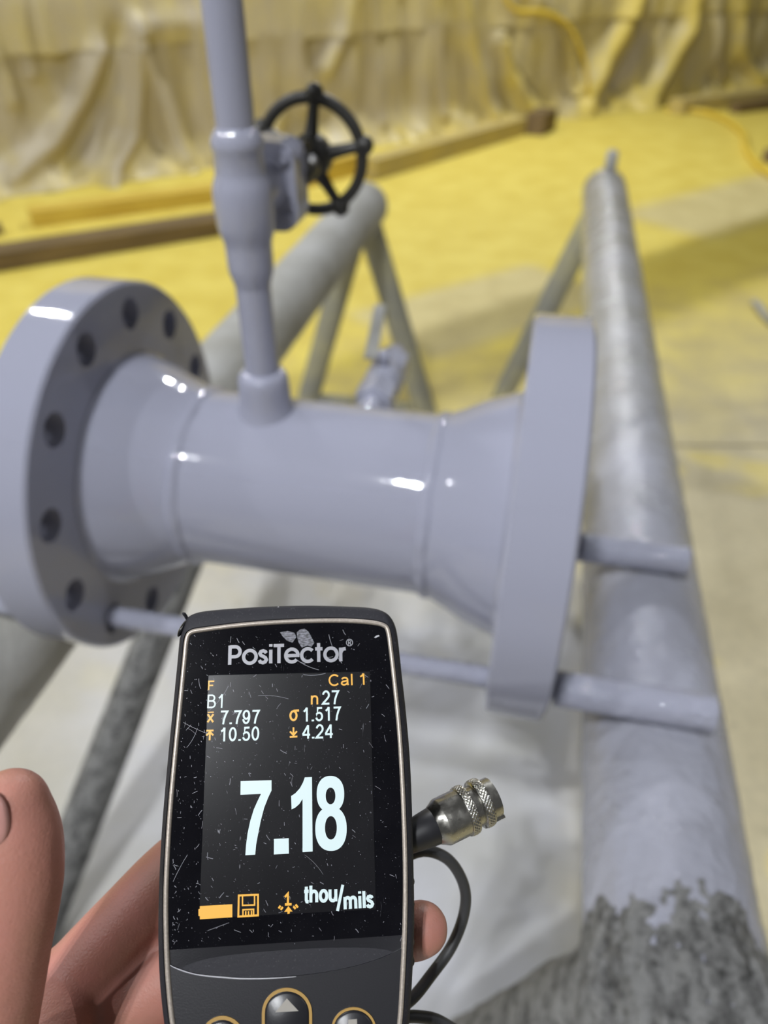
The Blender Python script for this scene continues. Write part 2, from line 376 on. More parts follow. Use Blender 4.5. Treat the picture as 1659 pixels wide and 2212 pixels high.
timber('timber_block', (1.62, 8.20, 0), (1.44, 7.86, 0), 0.19, 0.19, M_WOOD, 'brown cut block at the far end of the square timber beam', end=M_WOOD_END)
bm = bmesh.new()
tube(bm, catmull([onfloor(1440, 236, 0.03), onfloor(1480, 238, 0.03), onfloor(1530, 243, 0.03), onfloor(1575, 262, 0.03), onfloor(1607, 290, 0.03), onfloor(1612, 318, 0.03), onfloor(1635, 352, 0.03), onfloor(1680, 385, 0.03), onfloor(1760, 430, 0.03)], 8), 0.028, 10)
tag(obj('yellow_hose', bm, M_YCABLE), 'yellow hose curving over the floor to the right edge', 'hose')
bm = bmesh.new()
tube(bm, catmull([onwallp for onwallp in [W0 + WE * onwall(*q)[0] + WN * 0.16 + Vector((0, 0, onwall(*q)[1])) for q in [(1060, -20), (1090, 20), (1150, 24), (1195, 45), (1225, 90), (1243, 150), (1250, 220)]]], 8), 0.022, 8)
tag(obj('hanging_cord', bm, M_YCABLE), 'thin yellow cord hanging in an arc on the sheeting', 'cord')
bm = bmesh.new()
tube(bm, catmull([onfloor(1628, 652, 0.03), onfloor(1640, 662, 0.03), onfloor(1655, 685, 0.02), onfloor(1700, 720, 0.02)], 6), 0.016, 10)
tag(obj('steel_offcut', bm, M_RAIL_DRY), 'small grey bent steel offcut at the right edge', 'offcut')

# ------------------------------------------------------------------ rack: two pipe trestles
RR, RZ = 0.0648, -0.594
def rough_fn(amp, fz, ft, seed):
    def fn(a, th): return amp * (noise.noise((a * fz, math.cos(th) * ft, math.sin(th) * ft + seed)) + 0.5 * noise.noise((a * fz * 3, math.cos(th) * ft * 3, math.sin(th) * ft * 3 + seed)))
    return fn
def trestle(name, u, v0, v1, label, rail_m, seed):
    root = empty(name, uvz(u, (v0 + v1) / 2, -CAM_H), (0, 0, -TH))
    loc = lambda uu, vv, zz: Vector((uu - u, vv - (v0 + v1) / 2, zz + CAM_H))
    a, b = loc(u, v0, RZ), loc(u, v1, RZ); n = int((v1 - v0) / 0.008)
    bm = bmesh.new(); f = rough_fn(0.0011, 40, 3.5, seed)
    prof = [((v1 - v0) * i / n, RR) for i in range(n + 1)]
    prof = prof + [(v1 - v0 + 0.02, RR * 0.9), (v1 - v0 + 0.032, RR * 0.55), (v1 - v0 + 0.036, 0.01)]
    lathe(bm, prof, 'y', 56, c=a, fn=f); obj('rail', bm, rail_m, root)
    tag(root, label, 'trestle', 'pipe trestles')
    return root, loc
def stand(root, loc, u, v, r, spread, m, seed, dv=0.0, coarse=0.0):
    for s in (-1, 1):
        bm = bmesh.new(); a = loc(u + s * 0.012, v, RZ - 0.02); b = loc(u + s * spread, v + dv, -CAM_H + 0.004)
        cyl_between(bm, a, b, r, seg=40, n=60, fn=rough_fn(0.0008 + coarse, 60, 3, seed + s)); obj('leg', bm, m, root)
        bm = bmesh.new(); lathe(bm, [(0, 0.075), (0.008, 0.075)], 'z', 32, c=loc(u + s * spread, v + dv, -CAM_H)); obj('foot_plate', bm, m, root, smooth=False)
# right
R_, L_ = trestle('pipe_trestle', 0.160, 0.02, 2.47, 'grey overspray-crusted pipe trestle on the right, its rail running away to a small end stub', M_RAIL, 3.0)
stand(R_, L_, 0.160, 2.40, 0.037, 0.29, M_LEG, 4.0)
bm = bmesh.new(); lathe(bm, [(0, 0.019), (0.075, 0.017), (0.082, 0.012)], 'z', 24, c=L_(0.165, 2.46, RZ + 0.035)); obj('end_stub', bm, M_RAIL_DRY, R_)
stand(R_, L_, 0.160, 0.245, 0.056, 0.36, M_LUMP, 8.0, coarse=0.002)
# crusted saddle where the near legs meet the rail
bm = bmesh.new()
prof = [(0.0, RR + 0.001)] + [(0.01 + 0.29 * i / 110, RR + 0.004 - 0.0075 * max(0.0, (i - 60) / 50) ** 1.3) for i in range(111)]
def lump_fn(a, th):
    c, s_ = math.cos(th), math.sin(th); e = min(1, max(0.35, (0.31 - a) / 0.09))
    pitn = noise.noise((a * 160, c * 13, s_ * 13))
    return e * (0.0045 * noise.noise((a * 40, c * 4, s_ * 4 + 2)) + 0.0026 * pitn - 0.005 * max(0, -pitn - 0.22) + 0.010 * max(0, noise.noise((a * 12, c * 1.5, s_ * 1.5 + 7))))
lathe(bm, prof, 'y', 200, c=L_(0.160, 0.03, RZ), fn=lump_fn); obj('overspray_crust', bm, M_LUMP, R_)
# left
R_, L_ = trestle('pipe_trestle', -0.515, 0.02, 2.17, 'grey pipe trestle on the left whose rail passes behind the left flange', M_RAIL_DRY, 11.0)
stand(R_, L_, -0.515, 2.13, 0.036, 0.27, M_LEG, 14.0)
bm = bmesh.new(); cyl_between(bm, L_(-0.70, 2.13, -1.22), L_(-0.33, 2.13, -1.22), 0.02, seg=20); obj('tie_bar', bm, M_LEG, R_)
bm = bmesh.new(); cyl_between(bm, L_(-0.53, 1.42, -0.63), L_(-0.735, 0.44, -CAM_H + 0.03), 0.037, seg=32, n=40, fn=rough_fn(0.0008, 50, 3, 21)); obj('brace', bm, M_LUMP, R_)
stand(R_, L_, -0.515, 0.12, 0.045, 0.30, M_LEG, 31.0)

# ------------------------------------------------------------------ flanged spool with riser valve
SV, SZ = 0.548, -0.412
SP = tag(empty('flanged_pipe_spool', uvz(-0.18, SV, SZ - 0.178), (0, 0, -TH)), 'glossy grey flanged pipe spool with an upright small-bore pipe and valve, hung between the trestles', 'pipe spool')
def sl(u, v, z): return Vector((u + 0.18, v - SV, z - SZ + 0.178))
PR = 0.0835
bm = bmesh.new(); lathe(bm, [(-0.29, PR), (-0.28, PR), (-0.2, PR), (-0.1, PR), (-0.067, PR)], 'x', 96, c=sl(0, SV, SZ), cap=False); obj('pipe', bm, M_PAINT, SP)
HOLE_R, BC = 0.0145, 0.1495
M_RUST = mat('bare_hole', (0.10, 0.095, 0.085), 0.7)
def flange(sgn, u_face):
    """sgn -1: left flange, hub towards +u"""
    s = -sgn
    prof = [(0, 0.075), (0.0, 0.108), (0.0065, 0.108), (0.0065, 0.1755), (0.009, 0.178), (0.0525, 0.178), (0.055, 0.1755), (0.055, 0.1145), (0.058, 0.1105), (0.066, 0.108), (0.085, 0.1015), (0.105, 0.0915), (0.116, 0.0865), (0.125, 0.0845), (0.125, 0.0745), (0, 0.075)]
    bm = bmesh.new()
    P_ = [(u_face + s * (a - 0.055), r) for a, r in prof]
    lathe(bm, P_, 'x', 120, c=sl(0, SV, SZ), cap=False)
    bmesh.ops.remove_doubles(bm, verts=bm.verts, dist=1e-6)
    fo = obj('flange', bm, M_PAINT, SP, sharp=35)
    bm = bmesh.new()
    for k in range(12):
        an = rad(15 + 30 * k); lathe(bm, [(u_face - 0.1, HOLE_R), (u_face + 0.1, HOLE_R)], 'x', 32, c=sl(0, SV + BC * math.cos(an), SZ + BC * math.sin(an)))
    cut = obj('cutter', bm, M_RUST)
    cut.parent = SP; bpy.context.view_layer.update()
    mo = fo.modifiers.new('b', 'BOOLEAN'); mo.object = cut; mo.operation = 'DIFFERENCE'; mo.solver = 'EXACT'
    eval_mesh(fo)
    bm = bmesh.new(); bm.from_mesh(fo.data)
    for e in bm.edges:
        e.smooth = not (len(e.link_faces) == 2 and e.calc_face_angle(0) > rad(32))
    for f in bm.faces: f.smooth = True
    bm.to_mesh(fo.data); bm.free()
    bpy.data.objects.remove(cut, do_unlink=True)
    return fo
f1 = flange(-1, -0.362); f1['label'] = 'round flange with twelve bolt holes at the left end'
f2 = flange(1, 0.0); f2['label'] = 'round flange seen edge-on at the right end'
def bead(u, r, w, axis='x', c=None, amp=0.0012, name='weld_bead', parent=SP, seg=140):
    bm = bmesh.new(); n = 8
    prof = [(u - w + 2 * w * i / n, r + 0.0034 * math.sin(math.pi * i / n)) for i in range(n + 1)]
    lathe(bm, prof, axis, seg, c=c if c is not None else sl(0, SV, SZ), cap=False, fn=lambda a, th: amp * abs(math.sin(th * 30 + a * 120)) * 0.7 + amp * noise.noise((math.cos(th) * 6, math.sin(th) * 6, a * 90)) - amp * 0.4)
    return obj(name, bm, M_PAINT, parent)
bead(-0.291, 0.0838, 0.007); bead(-0.066, 0.0838, 0.007)
RU = -0.224
cz = sl(RU, SV, 0)
def up(prof, name, parent=SP, m=M_PAINT, seg=48, cap=True, sharp=40):
    bm = bmesh.new(); lathe(bm, prof, 'z', seg, c=cz, cap=cap); return obj(name, bm, m, parent, sharp=sharp)
up([(-0.345, 0.034), (-0.338, 0.030), (-0.332, 0.0262), (-0.326, 0.0240), (-0.318, 0.0227), (-0.306, 0.0222), (-0.299, 0.0219), (-0.2945, 0.0204), (-0.2918, 0.0175), (-0.291, 0.0145)], 'branch_fitting', sharp=60)
up([(-0.30, 0.01415), (-0.205, 0.01415)], 'nipple')
up([(-0.125, 0.0139), (0.02, 0.0139), (0.22, 0.0139)], 'riser_pipe')
VB = up([(-0.2165, 0.0142), (-0.2135, 0.0150), (-0.204, 0.0178), (-0.199, 0.0182), (-0.187, 0.0183), (-0.181, 0.0187), (-0.176, 0.0205), (-0.168, 0.0222), (-0.155, 0.0229), (-0.144, 0.0225), (-0.138, 0.0210), (-0.1335, 0.0190), (-0.131, 0.0186), (-0.117, 0.0184), (-0.1155, 0.0192), (-0.111, 0.0192), (-0.1075, 0.0180), (-0.1025, 0.0150), (-0.1015, 0.0140)], 'valve_body', sharp=60)
VZ = -0.150
def vy(bm_prof, name, m=M_PAINT, seg=40, sharp=40, z=VZ, u=RU):
    bm = bmesh.new(); lathe(bm, bm_prof, 'y', seg, c=sl(u, SV, z)); return obj(name, bm, m, VB, sharp=sharp)
vy([(0.0, 0.019), (0.034, 0.019), (0.042, 0.021)], 'valve_neck')
def rrect(hx, hy, r, n=6):
    pts = []
    for cx, cy, a0 in ((hx - r, hy - r, 0), (-hx + r, hy - r, 90), (-hx + r, -hy + r, 180), (hx - r, -hy + r, 270)):
        for i in range(n + 1):
            a = rad(a0 + 90 * i / n); pts.append((cx + r * math.cos(a), cy + r * math.sin(a)))
    return pts
def plate_y(name, y0, y1, hx, hz, r, m, z=VZ, bev=0.0015):
    bm = bmesh.new(); prism(bm, rrect(hx, hz, r), 0, y1 - y0, bev)
    bmesh.ops.rotate(bm, verts=bm.verts, cent=(0, 0, 0), matrix=Matrix.Rotation(rad(-90), 3, 'X'))
    for v_ in bm.verts: v_.co += sl(RU, SV + y0, z)
    return obj(name, bm, m, VB, sharp=30)
plate_y('body_flange', 0.040, 0.0535, 0.0285, 0.0335, 0.014, M_PAINT, VZ - 0.002)
plate_y('bonnet_flange', 0.0555, 0.071, 0.0285, 0.0335, 0.014, M_PAINT, VZ - 0.002)
for sx in (-1, 1):
    for sz in (-1, 1):
        bm = bmesh.new(); lathe(bm, [(0.036, 0.0052), (0.077, 0.0052), (0.079, 0.004)], 'y', 6, c=sl(RU + sx * 0.02, SV, VZ - 0.002 + sz * 0.0235)); obj('bonnet_bolt', bm, M_PAINT, VB, smooth=False)
vy([(0.071, 0.022), (0.085, 0.020), (0.095, 0.016), (0.10, 0.019), (0.112, 0.019), (0.124, 0.014), (0.132, 0.014)], 'bonnet', M_BLACK_IRON)
for sx in (-1, 1):
    bm = bmesh.new(); tube(bm, catmull([sl(RU + sx * 0.022, SV + 0.068, VZ), sl(RU + sx * 0.024, SV + 0.085, VZ), sl(RU + sx * 0.020, SV + 0.108, VZ), sl(RU + sx * 0.010, SV + 0.128, VZ)], 5), 0.0085, 12); obj('yoke_arm', bm, M_BLACK_IRON, VB)
    bm = bmesh.new(); cyl_between(bm, sl(RU + sx * 0.018, SV + 0.09, VZ + 0.016), sl(RU + sx * 0.018, SV + 0.108, VZ + 0.016), 0.0052, seg=6); obj('gland_nut', bm, M_BLACK_IRON, VB, smooth=False)
vy([(0.10, 0.0045), (0.168, 0.0045)], 'stem', M_BLACK_IRON, 16)
# handwheel: rim, five spokes, five knobs, hub (one casting)
bm = bmesh.new(); HC = sl(RU + 0.010, SV + 0.147, VZ); HR = 0.0465
ringp = [HC + Vector((HR * math.cos(2 * math.pi * i / 72), 0, HR * math.sin(2 * math.pi * i / 72))) for i in range(73)]
tube(bm, ringp, 0.0054, 12, cap=False)
lathe(bm, [(-0.022, 0.010), (-0.018, 0.0185), (0.002, 0.0195), (0.007, 0.015), (0.012, 0.010)], 'y', 32, c=HC)
for k in range(5):
    a = rad(84 + 72 * k); dv_ = Vector((math.cos(a), 0, math.sin(a)))
    tube(bm, catmull([HC + dv_ * 0.012 + Vector((0, -0.006, 0)), HC + dv_ * 0.028 + Vector((0, -0.003, 0)), HC + dv_ * HR], 5), [0.0078, 0.0074, 0.0068, 0.0062, 0.0058, 0.0054, 0.0052, 0.0050, 0.0050, 0.0052, 0.0058], 10)
    r_ = bmesh.ops.create_uvsphere(bm, u_segments=16, v_segments=10, radius=0.0082)
    for q in r_['verts']: q.co = q.co + HC + dv_ * (HR + 0.0035)
wh = obj('handwheel', bm, M_BLACK_IRON, VB); wh['label'] = 'black five-spoke handwheel with knobs on its rim'
# small drain valve on the far side of the pipe
DU, DZ = -0.160, -0.398
def dy(prof, name, seg=32, z=DZ, smooth=True, r=None):
    bm = bmesh.new(); lathe(bm, prof, 'y', seg, c=sl(DU, 0, z)); return obj(name, bm, M_SLEEVE, SP, smooth=smooth, sharp=40)
dy([(0.615, 0.028), (0.635, 0.024), (0.660, 0.021), (0.664, 0.016)], 'branch_fitting')
dy([(0.66, 0.0135), (0.70, 0.0135)], 'nipple')
dv2 = dy([(0.695, 0.0215), (0.698, 0.023), (0.725, 0.023), (0.728, 0.0215)], 'drain_valve', seg=6, smooth=False)
def dsub(prof, name, seg=32, smooth=True, m=M_SLEEVE):
    bm = bmesh.new(); lathe(bm, prof, 'y', seg, c=sl(DU, 0, DZ)); return obj(name, bm, m, dv2, smooth=smooth, sharp=40)
dsub([(0.726, 0.0195), (0.740, 0.0225), (0.762, 0.0225), (0.776, 0.0195)], 'ball_housing')
dsub([(0.774, 0.0215), (0.777, 0.023), (0.802, 0.023), (0.805, 0.0215)], 'end_hex', 6, False)
dsub([(0.805, 0.012), (0.83, 0.0115), (0.834, 0.009)], 'plug')
bm = bmesh.new(); lathe(bm, [(0.018, 0.0065), (0.036, 0.0065), (0.038, 0.005)], 'z', 16, c=sl(DU, 0.751, DZ)); obj('stem', bm, M_SLEEVE, dv2)
bm = bmesh.new(); box(bm, *(sl(DU - 0.014, 0.815, DZ + 0.034)), 0.015, 0.15, 0.005, 0.0015)
bmesh.ops.rotate(bm, verts=bm.verts, cent=sl(DU, 0.751, DZ), matrix=Matrix.Rotation(rad(8), 3, 'Z')); obj('lever', bm, M_RAIL_DRY, dv2, smooth=False)

# ------------------------------------------------------------------ support rods through the flange holes
def rod(v, z, u0, u1, label):
    root = empty('support_rod', uvz((u0 + u1) / 2, v, z - 0.016), (0, 0, -TH))
    h = (u1 - u0) / 2; mid = (u0 + u1) / 2
    bm = bmesh.new(); lathe(bm, [(u0 - mid, 0.0100), (u1 - mid, 0.0100)], 'x', 28, c=(0, 0, 0.016)); obj('rod', bm, M_SLEEVE, root)
    for a, b, nm in ((0.058, 0.190, 'sleeve'), (-0.57, -0.425, 'sleeve')):
        bm = bmesh.new(); n = 30; prof = [(a - mid, 0.0148)] + [(a - mid + 0.001 + (b - a - 0.002) * i / n, 0.0158) for i in range(n + 1)] + [(b - mid, 0.0148)]
        lathe(bm, prof, 'x', 36, c=(0, 0, 0.016), fn=rough_fn(0.0005, 60, 3, v * 9)); obj(nm, bm, M_SLEEVE, root, sharp=40)
    return tag(root, label, 'rod', 'support rods')
RODZ = RZ + RR + 0.0158
rod(0.441, RODZ, -0.575, 0.192, 'near grey support rod through the lowest flange holes, ending on the right rail')
rod(0.640, RODZ, -0.575, 0.180, 'far grey support rod, its short end showing right of the edge-on flange')

# ------------------------------------------------------------------ coating thickness gauge
def nrm(v): return v.normalized()
gx_c = nrm(Vector((0.99638, 0.00551, 0.08480))); gy_c = Vector((-0.03360, 0.95000, 0.31044)); gy_c = nrm(gy_c - gx_c * gx_c.dot(gy_c))
def c2w(v): return CR * v.x + CU * v.y + CF * v.z            # camera axes (right, up, forward) to world
GX, GY = c2w(gx_c), c2w(gy_c); GN = GX.cross(GY)              # GN points out of the face towards the viewer
G0 = cw(620, 1750, 0.1905)
GM = Matrix((GX, GY, GN)).transposed()
def g2(x, y):
    """a spot on the gauge's face plane, in the gauge's own axes (metres)"""
    r = ray(x, y); k = (G0 - CAMP).dot(GN) / r.dot(GN); p = CAMP + r * k - G0
    return (p.dot(GX), p.dot(GY))
def gdepth(x, y):
    r = ray(x, y); return (G0 - CAMP).dot(GN) / r.dot(GN)
GA = empty('coating_thickness_gauge', G0); GA.rotation_euler = GM.to_euler()
tag(GA, 'black handheld coating thickness gauge with scratched screen reading 7.18 held in the hand', 'gauge')

M_RUBBER = mat('dark_rubber', (0.018, 0.018, 0.023), 0.62, spec=0.3)
t = NT(M_RUBBER); v = t.coord()
chip = t.ramp(t.noise(v, 240, 5, 0.7), [(0.70, 0.0), (0.76, 1.0)]); sp = t.ramp(t.noise(v, 1500, 2), [(0.62, 0.0), (0.75, 1.0)])
t.l(t.mix(t.math('MULTIPLY', chip, 0.55), t.mix(t.math('MULTIPLY', sp, 0.30), (0.018, 0.018, 0.023), (0.10, 0.10, 0.11)), (0.40, 0.38, 0.34)), t.b.inputs['Base Color'])
t.bump(t.noise(v, 900, 3), 0.25, 0.0005)
M_BEZEL = mat('champagne_trim', (0.43, 0.38, 0.33), 0.38, metal=0.35)
t = NT(M_BEZEL); v = t.coord()
t.l(t.mix(t.ramp(t.noise(v, 1600, 2), [(0.45, 0.0), (0.7, 1.0)]), (0.33, 0.29, 0.25), (0.42, 0.37, 0.32)), t.b.inputs['Base Color'])
def scratched(name, base, rough, dust, spec=0.5, emit=None):
    m = mat(name, base, rough, spec=spec); t = NT(m); v = t.coord()
    wob = t.n('ShaderNodeTexNoise'); wob.inputs['Scale'].default_value = 45; t.l(v, wob.inputs['Vector'])
    masks = []
    for k, (rot, sc) in enumerate(((0.35, 620), (1.25, 520), (2.2, 760), (2.9, 560))):
        mp = t.n('ShaderNodeMapping'); mp.inputs['Rotation'].default_value = (0, 0, rot); mp.inputs['Scale'].default_value = (1, 0.22, 1)
        mp.inputs['Location'].default_value = (k * 0.7, k * 1.3, 0)
        ad = t.n('ShaderNodeMix', data_type='VECTOR'); ad.inputs[0].default_value = 0.004; t.l(v, ad.inputs[4]); t.l(wob.outputs['Color'], ad.inputs[5])
        t.l(ad.outputs[1], mp.inputs['Vector'])
        vo = t.n('ShaderNodeTexVoronoi', feature='DISTANCE_TO_EDGE'); vo.inputs['Scale'].default_value = sc; t.l(mp.outputs['Vector'], vo.inputs['Vector'])
        line = t.ramp(vo.outputs['Distance'], [(0.0, 1.0), (0.045, 0.0)])
        gate = t.ramp(t.noise(mp.outputs['Vector'], 330 + 50 * k, 3), [(0.70, 0.0), (0.76, 1.0)])
        masks.append(t.math('MULTIPLY', line, gate))
    sc_ = masks[0]
    for q in masks[1:]: sc_ = t.math('MAXIMUM', sc_, q)
    specks = t.ramp(t.noise(v, 2200, 2), [(0.69, 0.0), (0.76, 1.0)])
    cloud = t.ramp(t.noise(v, 70, 5, 0.65), [(0.40, 0.0), (0.75, 1.0)])
    f = t.math('MULTIPLY', t.math('MAXIMUM', t.math('MULTIPLY', sc_, 0.9), t.math('MULTIPLY', specks, 0.28)), dust, True)
    f = t.math('ADD', f, t.math('MULTIPLY', cloud, 0.012 * dust), True)
    t.l(t.mix(f, base, (0.30, 0.30, 0.34)), t.b.inputs['Base Color'])
    t.l(t.math('ADD', rough, t.math('MULTIPLY', f, 0.45)), t.b.inputs['Roughness'])
    if emit: t.b.inputs['Emission Color'].default_value = (*emit, 1); t.b.inputs['Emission Strength'].default_value = 1.0
    return m
M_GLASS = scratched('scratched_black_glass', (0.002, 0.002, 0.0035), 0.07, 0.7, 0.35)
M_LCD = scratched('lcd_panel', (0.003, 0.003, 0.004), 0.23, 0.75, 0.26, (0.0030, 0.0030, 0.0036))
M_KEYPAD = mat('keypad_black', (0.012, 0.012, 0.015), 0.33)
t = NT(M_KEYPAD); v = t.coord(); t.bump(t.noise(v, 2500, 2), 0.12, 0.0002)
t.l(t.mix(t.math('MULTIPLY', t.ramp(t.noise(v, 500, 4, 0.7), [(0.66, 0.0), (0.75, 1.0)]), 0.35), (0.012, 0.012, 0.015), (0.16, 0.16, 0.18)), t.b.inputs['Base Color'])
M_LIP = mat('highlight_fleck', (0.42, 0.42, 0.45), 0.5)  # pale grey for the painted lip highlight and the paint flecks
M_GOLD = mat('gold_print', (0.35, 0.21, 0.05), 0.45)
M_ICON = mat('grey_print', (0.30, 0.28, 0.25), 0.5)
M_LOGO = mat('silver_print', (0.27, 0.27, 0.30), 0.4)
def emis(name, col, s=1.0):
    m = mat(name, (0.02, 0.02, 0.02), 0.4); b = m.node_tree.nodes['Principled BSDF']
    b.inputs['Emission Color'].default_value = (*col, 1); b.inputs['Emission Strength'].default_value = s; return m
M_WHITE = emis('lcd_white', (0.68, 0.85, 0.88)); M_ORANGE = emis('lcd_orange', (0.93, 0.46, 0.02))

OUT = [(402, 1331), (425, 1320), (470, 1314), (560, 1308), (660, 1305), (750, 1307), (800, 1310), (828, 1317), (845, 1330), (856, 1352), (862, 1385), (869, 1450), (879, 1540), (888, 1650), (893, 1780), (896, 1900), (897, 2000), (893, 2110), (886, 2212), (872, 2300), (846, 2372), (800, 2412), (720, 2432), (620, 2438), (520, 2434), (440, 2418), (394, 2384), (366, 2310), (350, 2212), (341, 2120), (338, 2030), (339, 1940), (343, 1840), (350, 1740), (361, 1620), (372, 1510), (380, 1430), (386, 1368), (391, 1346)]
LIN = [(412, 1362), (440, 1356), (520, 1346), (600, 1340), (680, 1337), (750, 1337), (805, 1341), (832, 1348), (842, 1362), (848, 1400), (856, 1470), (866, 1570), (873, 1680), (878, 1800), (880, 1900), (879, 2000), (875, 2100), (868, 2212), (855, 2295), (830, 2355), (790, 2392), (715, 2410), (620, 2415), (525, 2411), (452, 2396), (412, 2365), (384, 2295), (368, 2212), (358, 2110), (354, 2010), (354, 1920), (358, 1830), (364, 1740), (374, 1630), (386, 1510), (394, 1430), (400, 1378)]
def loc2(P_): return [g2(*q) for q in P_]
def smooth_loop(P_, n=5): return [(q.x, q.y) for q in catmull([(x, y, 0) for x, y in loc2(P_)], n, True)]
def inset(P_, d):
    n = len(P_); out = []
    for i in range(n):
        a, b = Vector(P_[i - 1]), Vector(P_[(i + 1) % n]); tn = (b - a).normalized(); nn = Vector((tn.y, -tn.x))
        out.append((P_[i][0] + nn.x * d, P_[i][1] + nn.y * d))
    return out
outer = smooth_loop(OUT); line = smooth_loop(LIN)
# outline runs clockwise: normal (ty,-tx) points inwards
def loft(bm, rings, cap0=True, cap1=True):
    VR = [[bm.verts.new((x, y, z)) for x, y in pts] for pts, z in rings]; n = len(VR[0])
    for p, q in zip(VR, VR[1:]):
        for i in range(n): bm.faces.new((p[i], p[(i + 1) % n], q[(i + 1) % n], q[i]))
    if cap0: bm.faces.new(VR[0])
    if cap1: bm.faces.new(VR[-1])
bm = bmesh.new()
loft(bm, [(line, -0.0006), (inset(line, -0.0004), 0.0000), (inset(outer, 0.0010), -0.0004), (inset(outer, 0.0003), -0.0011), (outer, -0.0022), (inset(outer, -0.0002), -0.006), (inset(outer, 0.0001), -0.013), (inset(outer, 0.0012), -0.0195), (inset(outer, 0.0035), -0.0235), (inset(outer, 0.0070), -0.0252)])
obj('rubber_body', bm, M_RUBBER, GA, sharp=50)
bm = bmesh.new(); i1 = inset(line, 0.00105)
loft(bm, [(inset(line, -0.00015), -0.0004), (inset(line, 0.0), 0.00035), (inset(line, 0.0003), 0.00055), (inset(line, 0.0008), 0.00055), (i1, 0.0003), (inset(line, 0.0012), -0.0004)], False, False)
obj('trim_line', bm, M_BEZEL, GA)
# grips: small rubber nubs down both sides
for k, py in enumerate((1912, 1962, 2003, 2046, 2090)):
    for px in (898, 337):
        x, y = g2(px, py); bm = bmesh.new(); r_ = bmesh.ops.create_uvsphere(bm, u_segments=12, v_segments=8, radius=0.0011)
        for q in r_['verts']: q.co = Vector((x - (0.0004 if px > 600 else -0.0004) + q.co.x * 0.8, y + q.co.y * 1.1, -0.007 + q.co.z * 3))
        obj('grip_nub', bm, M_RUBBER, GA)
# torn corner loop at the top left
bm = bmesh.new(); x, y = g2(392, 1354)
r_ = bmesh.ops.create_uvsphere(bm, u_segments=20, v_segments=12, radius=0.001)
for q in r_['verts']:
    a = rad(-28); p = Vector((q.co.x * 0.75, q.co.y * 2.7)); q.co = Vector((x + p.x * math.cos(a) - p.y * math.sin(a), y + p.x * math.sin(a) + p.y * math.cos(a), -0.0022 + q.co.z * 1.3))
obj('corner_eyelet', bm, mat('black_gloss_rubber', (0.008, 0.008, 0.009), 0.2), GA)
bm = bmesh.new(); tube(bm, catmull([(*g2(401, 1334), -0.002), (*g2(399, 1328), -0.001), (*g2(395, 1324), 0.0)], 4), [0.0004, 0.00045, 0.0005, 0.0005, 0.0005, 0.0005, 0.0005, 0.00035, 0.0002], 8); obj('torn_flap', bm, M_RUBBER, GA)

def clip_poly(P_, a, b, keep):
    """clip a loop by the line a-b; keep = +1 / -1 side"""
    ax, ay = a; bx, by = b; out = []; n = len(P_)
    sd = lambda p: keep * ((bx - ax) * (p[1] - ay) - (by - ay) * (p[0] - ax))
    for i in range(n):
        p, q = P_[i], P_[(i + 1) % n]; sp_, sq = sd(p), sd(q)
        if sp_ >= 0: out.append(p)
        if sp_ * sq < 0:
            k = sp_ / (sp_ - sq); out.append((p[0] + (q[0] - p[0]) * k, p[1] + (q[1] - p[1]) * k))
    return out
inn = inset(line, 0.00115)
ea, eb = g2(352, 2053), g2(885, 2019)
glass = clip_poly(inn, ea, eb, 1)
bm = bmesh.new(); prism(bm, glass, -0.0012, -0.00005, 0.0); obj('face_glass', bm, M_GLASS, GA, smooth=False)
# concave crescent under the glass, rising to a lip
up_ = [(356 + (882 - 356) * i / 40, 2053 + (2020 - 2053) * i / 40) for i in range(41)]
ARC = catmull([(356, 2074, 0), (375, 2088, 0), (420, 2103, 0), (480, 2110, 0), (540, 2113, 0), (620, 2110, 0), (700, 2101, 0), (780, 2084, 0), (840, 2063, 0), (884, 2040, 0)], 12)
def arc_y(x):
    for p, q in zip(ARC, ARC[1:]):
        if p.x <= x <= q.x: return p.y + (q.y - p.y) * (x - p.x) / max(1e-6, q.x - p.x)
    return ARC[-1].y if x > ARC[-1].x else ARC[0].y
bm = bmesh.new(); rows = []
for j in range(9):
    k = j / 8; row = []
    for (x, y) in up_:
        yy = y + (arc_y(x) - y) * k; dep = -0.00035 - 0.0011 * k * math.sin(math.pi * (x - 350) / 540) * (1.0 if k < 1 else 1.0)
        row.append(bm.verts.new((*g2(x, yy), dep)))
    rows.append(row)
for p, q in zip(rows, rows[1:]):
    for i in range(40): bm.faces.new((p[i], p[i + 1], q[i + 1], q[i]))
obj('thumb_recess', bm, M_KEYPAD, GA)
xs = [357 + (880 - 357) * i / 60 for i in range(61)]
low = clip_poly(inn, g2(300, 2113), g2(900, 2113), -1)
bm = bmesh.new()
kp = [g2(x, arc_y(x)) for x in xs]
side = [p for p in inn if p[1] < g2(620, 2113)[1]]
